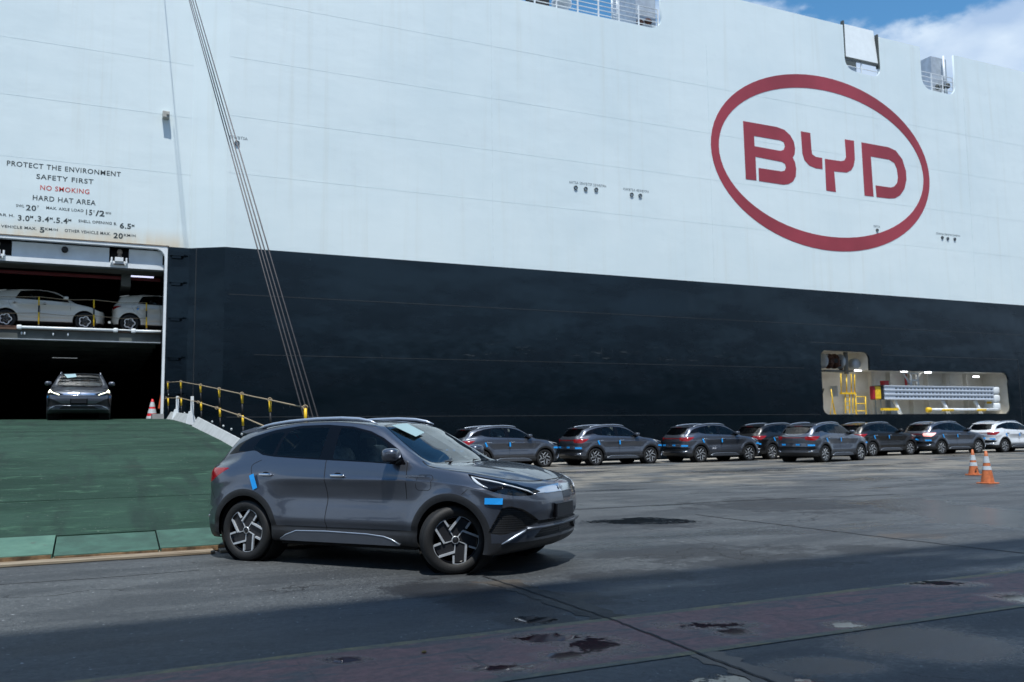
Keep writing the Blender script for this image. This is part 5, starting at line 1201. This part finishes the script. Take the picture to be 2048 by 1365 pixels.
        MB().blob((1.995, ys(.955), 1.166), (.080, .090, .030), 2.6, 8, 18).build('mirror_base', M_GLOSSBLK, mr_)
        MB().prism([(1.98, ys(.86)), (2.07, ys(.86)), (2.05, ys(.94)), (1.97, ys(.94))], 'z', 1.115, 1.165).build('mirror_arm', M_GLOSSBLK, mr_)
        # wheels
        for ax, st in ((0.0, 0), (2.68, 1)):
            w = empty('wheel', (ax, -sd * .825, .347)); w.parent = root
            if sd == -1: w.rotation_euler = (0, 0, math.pi)
            w['steer'] = st
            for nm, me in (WMS if hatch else WM).items(): add_obj(nm, me, w)
            ly = .60
            MB().lathe([(.395, -sd * (ly - .0)), (.395, -sd * .90)], (ax if not (hatch and ax) else ax, 0, .355), 'y', 30, True).lathe([(.001, -sd * ly), (.395, -sd * ly)], (ax, 0, .355), 'y', 30).build('wheel_arch_liner', M_GAP, root)
        if not hatch:
            rl_ = [(-.12, .635, 1.498), (.0, .622, 1.540), (.12, .618, 1.562), (.37, .612, 1.592), (.73, .605, 1.614), (1.1, .602, 1.619), (1.35, .606, 1.605), (1.50, .612, 1.580), (1.60, .618, 1.545)]
            MB().tube([(x, ys(L), z) for x, L, z in rl_], [.007, .016, .019, .019, .019, .019, .019, .016, .007], 8).build('roof_rail', M_RAIL, root)
            sp_ = [(.52, .275), (.60, .325), (.74, .372), (1.14, .380), (1.68, .370), (1.90, .352), (2.00, .325), (2.10, .275)]
            V = [(x, ys(.944), z) for x, z in sp_] + [(x, ys(.938), min(z - .004, .262)) for x, z in sp_] + [(x, ys(.90), z + .012) for x, z in sp_]
            n = len(sp_); F = [(i, i + 1, n + i + 1, n + i) for i in range(n - 1)] + [(i, 2 * n + i, 2 * n + i + 1, i + 1) for i in range(n - 1)]
            MB().poly(V, F).build('sill_trim', M_SILL, root)
            MB().tube([(x, ys(.942), z + .002) for x, z in sp_], .007, 6).build('sill_edge', M_RAIL, root)
            # chrome bumper blade
            MB().tube([(x + .004, ys(SL(x, z) + .004), z) for x, z in ((3.26, .325), (3.32, .36), (3.375, .40), (3.42, .435), (3.45, .462))], [.006, .012, .014, .012, .008], 8).build('bumper_blade', M_RAIL, root)
            MB().tube([(-.62, ys(.86), .50), (-.72, ys(.74), .455), (-.80, ys(.60), .42)], [.006, .022, .012], 8).build('rear_bumper_blade', M_CHROME, root)
    if not hatch:
        fb = [(3.44 + .02, -.70), (3.525, -.42), (3.560, 0), (3.525, .42), (3.46, .70)]
        MB().tube([(x, y, .462) for x, y in fb], .016, 8, flat=1.0).build('bumper_crossbar', M_SILL, root)
        MB().tube([(x - .035, y * .85, .350) for x, y in fb], .012, 8).build('bumper_lower_blade', M_CHROME, root)
        MB().tube([(x + .008, y * .66, .535) for x, y in fb], .006, 6).build('bumper_line', M_CHROME, root)
        MB().tube([(x, y * .78, .803) for x, y in ((3.47, -.70), (3.525, -.42), (3.555, 0), (3.525, .42), (3.47, .70))], .006, 6).build('grille_line', M_CHROME, root)
        MB().box((3.590, 0, .615), (.02, .45, .145)).build('number_plate', simple('blank_dark_plate', (.006, .008, .012), .45), root, bevel=.004)
        MB().box((3.575, 0, .605), (.02, .50, .175)).build('plate_holder', M_GLOSSBLK, root, bevel=.01)
        for z in (.39, .415): MB().tube([(3.42, -.5, z), (3.51, 0, z), (3.42, .5, z)], .004, 4).build('intake_slat', M_GLOSSBLK, root)
        # name letters on the bar
        cu = bpy.data.curves.new('t', 'FONT'); cu.body = 'BYD'; cu.size = .062; cu.extrude = .003; cu.align_x = 'CENTER'; cu.offset = .0012; o = bpy.data.objects.new('t', cu); me = bpy.data.meshes.new_from_object(o); bpy.data.objects.remove(o)
        me.materials.clear(); me.materials.append(M_CHROME)
        for v in me.vertices: v.co = (3.549 - v.co.x ** 2 * .18 + v.co.z - (v.co.y) * .35, v.co.x, .826 + v.co.y)
        add_obj('name_letters', me, root)
        o = add_obj('name_letters', me.copy(), root)
        for v in o.data.vertices: v.co = (-.853 - (v.co.x - 3.54) * .0, -v.co.y * 2.0, .735 + (v.co.z - .826))
    E(('light_bar',), 'light_bar', simple('dark_red_bar', (.10, .006, .008), .15), both=True)
    # spoiler, under body, interior
    q = MB(); zt = -.03 if hatch else 0; q.prism([(-.02, 1.545 + zt), (-.20, 1.522 + zt), (-.385, 1.478 + zt), (-.392, 1.462 + zt), (-.30, 1.452 + zt), (-.08, 1.49 + zt)], 'y', -.60, .60)
    q.build('spoiler', M_GREY, root, bevel=.008); MB().bbox((-.397, -.18, 1.464 + zt), (-.388, .18, 1.476 + zt)).build('high_brake_light', M_RED, root)
    q = MB(); q.bbox((.46, -.84, .215), (2.24, .84, .30)); q.bbox((-.62, -.58, .22), (3.30 if not hatch else 3.1, .58, .62)); q.bbox((2.2, -.75, .62), (3.0, .75, .88)); q.build('underbody', M_GAP, root)
    it = MB(); it.bbox((.35, -.80, .30), (2.2, .80, .50)); it.bbox((-.55, -.62, .62), (.30, .62, .80)); it.build('cabin_floor', M_DASH, root)
    MB().prism([(1.95, .80), (2.35, .80), (2.42, 1.04), (2.10, 1.075), (1.92, 1.02)], 'y', -.72, .72).build('dashboard', M_DASH, root, bevel=.02)
    for y in (-.38, .38):
        s_ = empty('front_seat'); s_.parent = root
        MB().box((1.25, y, .60), (.52, .50, .20)).build('seat_base', M_SEAT, s_, bevel=.05)
        MB().box((.93, y, .92), (.14, .48, .62), Matrix.Rotation(-.28, 3, 'Y')).build('seat_back', M_SEAT, s_, bevel=.05)
        MB().box((.80, y, 1.30), (.09, .27, .17), Matrix.Rotation(-.15, 3, 'Y')).build('headrest', M_SEAT, s_, bevel=.035)
        MB().blob((.955, y, 1.10), (.09, .22, .20), 3, 16, 24, Matrix.Rotation(-.28, 3, 'Y')).build('seat_wrap', M_PLASTIC, s_)
    MB().box((.10, 0, .95), (.14, 1.15, .58), Matrix.Rotation(-.30, 3, 'Y')).build('rear_seat_back', M_SEAT, root, bevel=.05)
    for y in (-.38, .38): MB().box((-.04, y, 1.27), (.08, .24, .13)).build('rear_headrest', M_SEAT, root, bevel=.03)
    MB().tube([(1.88 - .18 * .45 * math.sin(a) * 0 + .05 * math.sin(a), .38 + .18 * math.cos(a), 1.02 + .17 * math.sin(a)) for a in np.linspace(0, 2 * math.pi, 20, endpoint=False)], .014, 6, closed=True).build('steering_wheel', M_DASH, root)
    MB().tube([(1.86, 0, 1.44), (1.84, 0, 1.40)], .012, 6).box((1.83, 0, 1.375), (.02, .22, .06)).build('inner_mirror', M_GLOSSBLK, root)
    if not hatch:
        for sd in (1, -1): MB().tube([(2.43, sd * .10 - .45 * (sd < 0), 1.128), (2.36, sd * .10 + .50 - .45 * (sd < 0), 1.118)], .007, 5).build('wiper', M_BLACK, root)
    return root
def intake_mat():
    t = NT('dark_intake_mesh'); w = t.n('ShaderNodeTexWave', wave_type='BANDS', bands_direction='Z'); w.inputs['Scale'].default_value = 14; t.put(w.inputs['Vector'], t.coord('Object'))
    t.set(Base_Color=t.mix(w.outputs['Fac'], (.002, .002, .002), (.012, .013, .015)), Roughness=.5); t.bump(w.outputs['Fac'], .25, .004); return t.m
INTAKE = intake_mat(); DRL = simple('clear_light_strip', (0.75, 0.80, 0.85), 0.12, 0.3)

CAR = car_meshes(False); HATCH = car_meshes(True)
for r in (CAR, HATCH): index_children(r)
for o in list(bpy.data.objects):
    if o.parent: 
        L = KIDS.setdefault(o.parent.name, []); 
        if o not in L: L.append(o)
def kids(o, deep=True):
    r = []
    for c in KIDS.get(o.name, []): r.append(c); r += kids(c)
    return r
def place_car(proto, loc, rz_, label, paint_=None, first=False, steer=0.0, ry=0.0, group=None, cat='car', name='parked_car'):
    o = proto if first else copy_tree(proto)
    o.name = name; KIDS[o.name] = KIDS.get(o.name) or [c for c in bpy.data.objects if c.parent == o]
    o.location = loc; o.rotation_euler = (0, ry, rz_); tag(o, label, cat, group)
    for c in kids(o):
        if c.type == 'MESH' and paint_ is not None and c.data.materials and c.data.materials[0] in (M_GREY,):
            c.material_slots[0].link = 'OBJECT'; c.material_slots[0].material = paint_
        if steer and c.name.startswith('wheel') and c.type == 'EMPTY' and c.get('steer'): c.rotation_euler = (0, 0, c.rotation_euler[2] + steer)
    return o
def swap(o, prefix, mat):
    for c in kids(o):
        if c.name.split('.')[0] == prefix and c.type == 'MESH': c.material_slots[0].link = 'OBJECT'; c.material_slots[0].material = mat
def tapes(o, which):
    """blue tape tabs: (x, lateral, z, length, angle, face)"""
    spec = dict(rdoor=(.135, .950, .905, .175, -1.15, 'side'), fdoor=(1.15, .952, .90, .16, -1.57, 'side'), fender=(3.20, .915, .750, .185, 0.0, 'front'), rearR=(-.70, .80, .70, .16, 0, 'rearc'), rearL=(-.70, -.80, .70, .16, 0, 'rearc'), bump=(-.875, .25, .72, .16, 0, 'rear'), bumpL=(-.875, -.40, .72, .16, 0, 'rear'), fenderL=(3.20, -.915, .750, .185, 0.0, 'frontL'))
    for w in which:
        x, L, z, ln, an, face = spec[w]; m = MB(); hw = .031
        if face == 'side':
            pts = [(x + math.cos(an) * ln * f, z - 0 + math.sin(an) * ln * f) for f in (-.5, -.17, .17, .5)]
            nn = (-math.sin(an), math.cos(an)); V = []
            for i, (px_, pz_) in enumerate(pts):
                d = (.006, .012, .016, .020)[i]; V += [(px_ + nn[0] * hw, -(L + d), pz_ + nn[1] * hw), (px_ - nn[0] * hw, -(L + d + .004), pz_ - nn[1] * hw)]
            m.poly(V, [(0, 1, 3, 2), (2, 3, 5, 4), (4, 5, 7, 6)])
        elif face in ('front', 'frontL'):
            s_ = 1 if face == 'front' else -1
            V = [(3.095, -s_ * .925, z - hw), (3.095, -s_ * .918, z + hw), (3.20, -s_ * .915, z - hw), (3.20, -s_ * .908, z + hw), (3.285, -s_ * .900, z - hw), (3.285, -s_ * .888, z + hw)]; m.poly(V, [(0, 1, 3, 2), (2, 3, 5, 4)])
        elif face == 'rearc':
            s_ = 1 if L > 0 else -1
            V = [(-.62, -s_ * .875, z - hw), (-.62, -s_ * .865, z + hw), (-.73, -s_ * .765, z - hw), (-.73, -s_ * .755, z + hw), (-.80, -s_ * .66, z - hw), (-.80, -s_ * .65, z + hw)]; m.poly(V, [(0, 1, 3, 2), (2, 3, 5, 4)])
        else: m.box((x, -L, z), (.02, ln, hw * 2))
        b = m.build('protective_tape', M_TAPE, o); md = b.modifiers.new('s', 'SOLIDIFY'); md.thickness = .004; md.offset = 1
HD = -0.88
big = place_car(CAR, (2.32, 11.30, 0.0), HD, 'large near grey crossover car turning off the foot of the green ramp', first=True, steer=math.radians(42), name='crossover_car')
row = [((13.15, 31.75), .05, M_GREY, 'grey crossover in the row by the ship, half hidden behind the big near car', 's'), ((18.06, 31.77), .05, M_GREY, 'grey crossover, second in the quay row from the ramp, fully in view', 's'), ((22.99, 31.51), .05, M_GREY, 'grey crossover, third in the quay row, below the middle of the black hull', 's'),
       ((27.34, 32.15), .11, M_BLACKP, 'black crossover mostly hidden behind the grey one pulled out of the row', 's'), ((26.43, 28.13), .24, M_GREY, 'grey crossover pulled out in front of the row, hiding a black one', 's'), ((33.39, 32.05), .06, M_BLACKP, 'black crossover with its whole side in view below the left end of the hull recess', 's'),
       ((37.67, 31.70), .01, M_GREY, 'grey crossover with lit tail lamps behind the two orange cones', 'lit'), ((42.34, 31.72), .01, M_WHITEP, 'white crossover at the right edge of the row', 's')]
ROW = []
for (xy_, a, pt, lab, md) in row:
    c = place_car(CAR, (xy_[0], xy_[1], 0), a, lab, None, group='crossover cars parked along the ship', name='crossover_car')
    ROW.append((c, pt, md))
rc = place_car(CAR, (-0.50, 35.25, rz(35.25) + .0), -math.pi / 2, 'grey crossover with lit lamps coming head-on down the top of the ramp', name='crossover_car')
ra = math.atan2(rz(35.25) - rz(32.5), 2.75); rc.rotation_euler = (0, ra, -math.pi / 2)
# steered wheels belong to the big car only: straighten the copies
for c in [r[0] for r in ROW] + [rc]:
    for k in kids(c):
        if k.type == 'EMPTY' and k.get('steer'): k.rotation_euler = (0, 0, math.pi if k.location.y > 0 else 0)
        elif k.type == 'EMPTY' and k.name.startswith('wheel'): k.rotation_euler = (0, rnd.uniform(0, 6) * 0, k.rotation_euler[2])
for c, pt, md in ROW:
    for k in kids(c):
        if k.type == 'MESH' and k.data.materials and k.data.materials[0] == M_GREY and pt != M_GREY: k.material_slots[0].link = 'OBJECT'; k.material_slots[0].material = pt
    if md == 'lit': swap(c, 'taillight', M_REDLIT)
    tapes(c, ('rdoor', 'fdoor', 'fender', 'rearR', 'bump', 'bumpL'))
swap(rc, 'light_strip', M_DRLLIT); tapes(rc, ('fender', 'fenderL'))
tapes(big, ('rdoor', 'fender', 'rearL'))
# paper on the windshields
for c in (big, rc):
    P = [(1.70, .50, 1.515), (1.68, .16, 1.540), (1.955, .40, 1.385), (1.90, .12, 1.430)]
    m = MB().poly([(x + .012, -L, z + .014) for x, L, z in P], [(0, 1, 3, 2)]); b = m.build('windshield_sheet', M_PAPER, c); md = b.modifiers.new('s', 'SOLIDIFY'); md.thickness = .002
# emblem strip on the fender of the big car
MB().prism([(2.175, -.93), (2.42, -.93), (2.40, -.934), (2.175, -.936)], 'z', .985, 1.0).build('fender_badge', M_CHROME, big)
# white hatchbacks on the upper deck
h1 = place_car(HATCH, (-3.18, 38.75 + .1, DK - .02), 0.0, 'cream white hatchback on the upper car deck, left of the door opening', M_CREAM, first=True, group='cream hatchbacks on the ship car deck', name='hatchback_car')
h2 = copy_tree(HATCH); h2.name = 'hatchback_car'; h2.location = (1.10, 38.85, DK - .02); tag(h2, 'cream white hatchback on the upper car deck, half cut off by the right door post', 'car', 'cream hatchbacks on the ship car deck')
# blue tape on the second hatchback
MB().box((.30, -.93, .95), (.05, .01, .14), Matrix.Rotation(.4, 3, 'Y')).build('protective_tape', M_TAPE, h2)
# posts and rope along the car deck edge
dp = []
for i, (x, y0_, lb) in enumerate(((78, 594, 'in front of the middle of the left hatchback'), (188, 600, 'in front of the nose of the left hatchback'), (293, 606, 'in front of the right hatchback, beside the door post'))):
    t_ = onY(x, y0_, RY + .95); b_ = (float(t_[0]), RY + .95, DK); h = float(t_[2]) - DK; r = empty('rope_post', b_, label='thin striped deck post ' + lb, cat='post', group='striped posts on the car deck')
    for k, (a, b, mt) in enumerate(((0, .12, M_BLACK), (.12, .5, M_YELLOW), (.5, .72, M_BLACK), (.72, 1, M_YELLOW))): MB().tube([(0.03 * (1 - a), 0, a * h), (.03 * (1 - b), 0, b * h)], .028, 8).build('post_band', mt, r)
    dp.append(Vector((b_[0], b_[1], DK + h)))
P = [dp[0] - Vector((2.2, 0, .12)), dp[0], (dp[0] + dp[1]) / 2 - Vector((0, 0, .06)), dp[1], (dp[1] + dp[2]) / 2 - Vector((0, 0, .06)), dp[2]]
tag(MB().tube(P, .014, 6).build('barrier_rope', M_ROPE), 'tan rope strung past the white hatchbacks on the car deck', 'rope')
tag(MB().tube([p - Vector((0, 0, .62)) for p in P], .012, 6).build('barrier_rope', M_ROPE), 'lower rope in front of the white hatchbacks', 'rope')

# ------------------------------------------------------------------ unseen shapes added behind the camera to shade the foreground and darken reflections
added_deck = empty('added_shade_deck', (10, -6.9, 0), label='added unseen dark slab on tall legs behind the camera to shade the foreground', cat='added shade slab')
GZ = 31.0; shade_edge = 7.75 - (GZ + 4) / math.tan(SUN_EL) * math.cos(SUN_AZ)
MB().bbox((-260, shade_edge - 22 + 6.9, GZ), (260, shade_edge + 6.9, GZ + 4)).build('shade_slab', simple('shade_slab_grey', (0.10, 0.105, 0.11), 0.6, scale=.4), added_deck)  # added slab: front edge sets the shade line, width darkens car reflections
for x in range(-240, 241, 60):
    for dy in (-21.0, -1.0): MB().bbox((x, shade_edge + dy + 6.6, 0), (x + 1.2, shade_edge + dy + 7.4, GZ)).build('leg', M_GALV, added_deck)
w_ = MB().bbox((-160, -30, 0), (200, -22, 10.5)).build('added_dark_block', simple('dark_block_skin', (0.05, 0.055, 0.06), 0.7, scale=.3)); tag(w_, 'added long low dark block, unseen behind the camera, for dark hull reflections', 'reflection block')  # added block; its height sets the dark reflections in the lower hull
for o in bpy.data.objects:
    if 'steer' in o: del o['steer']
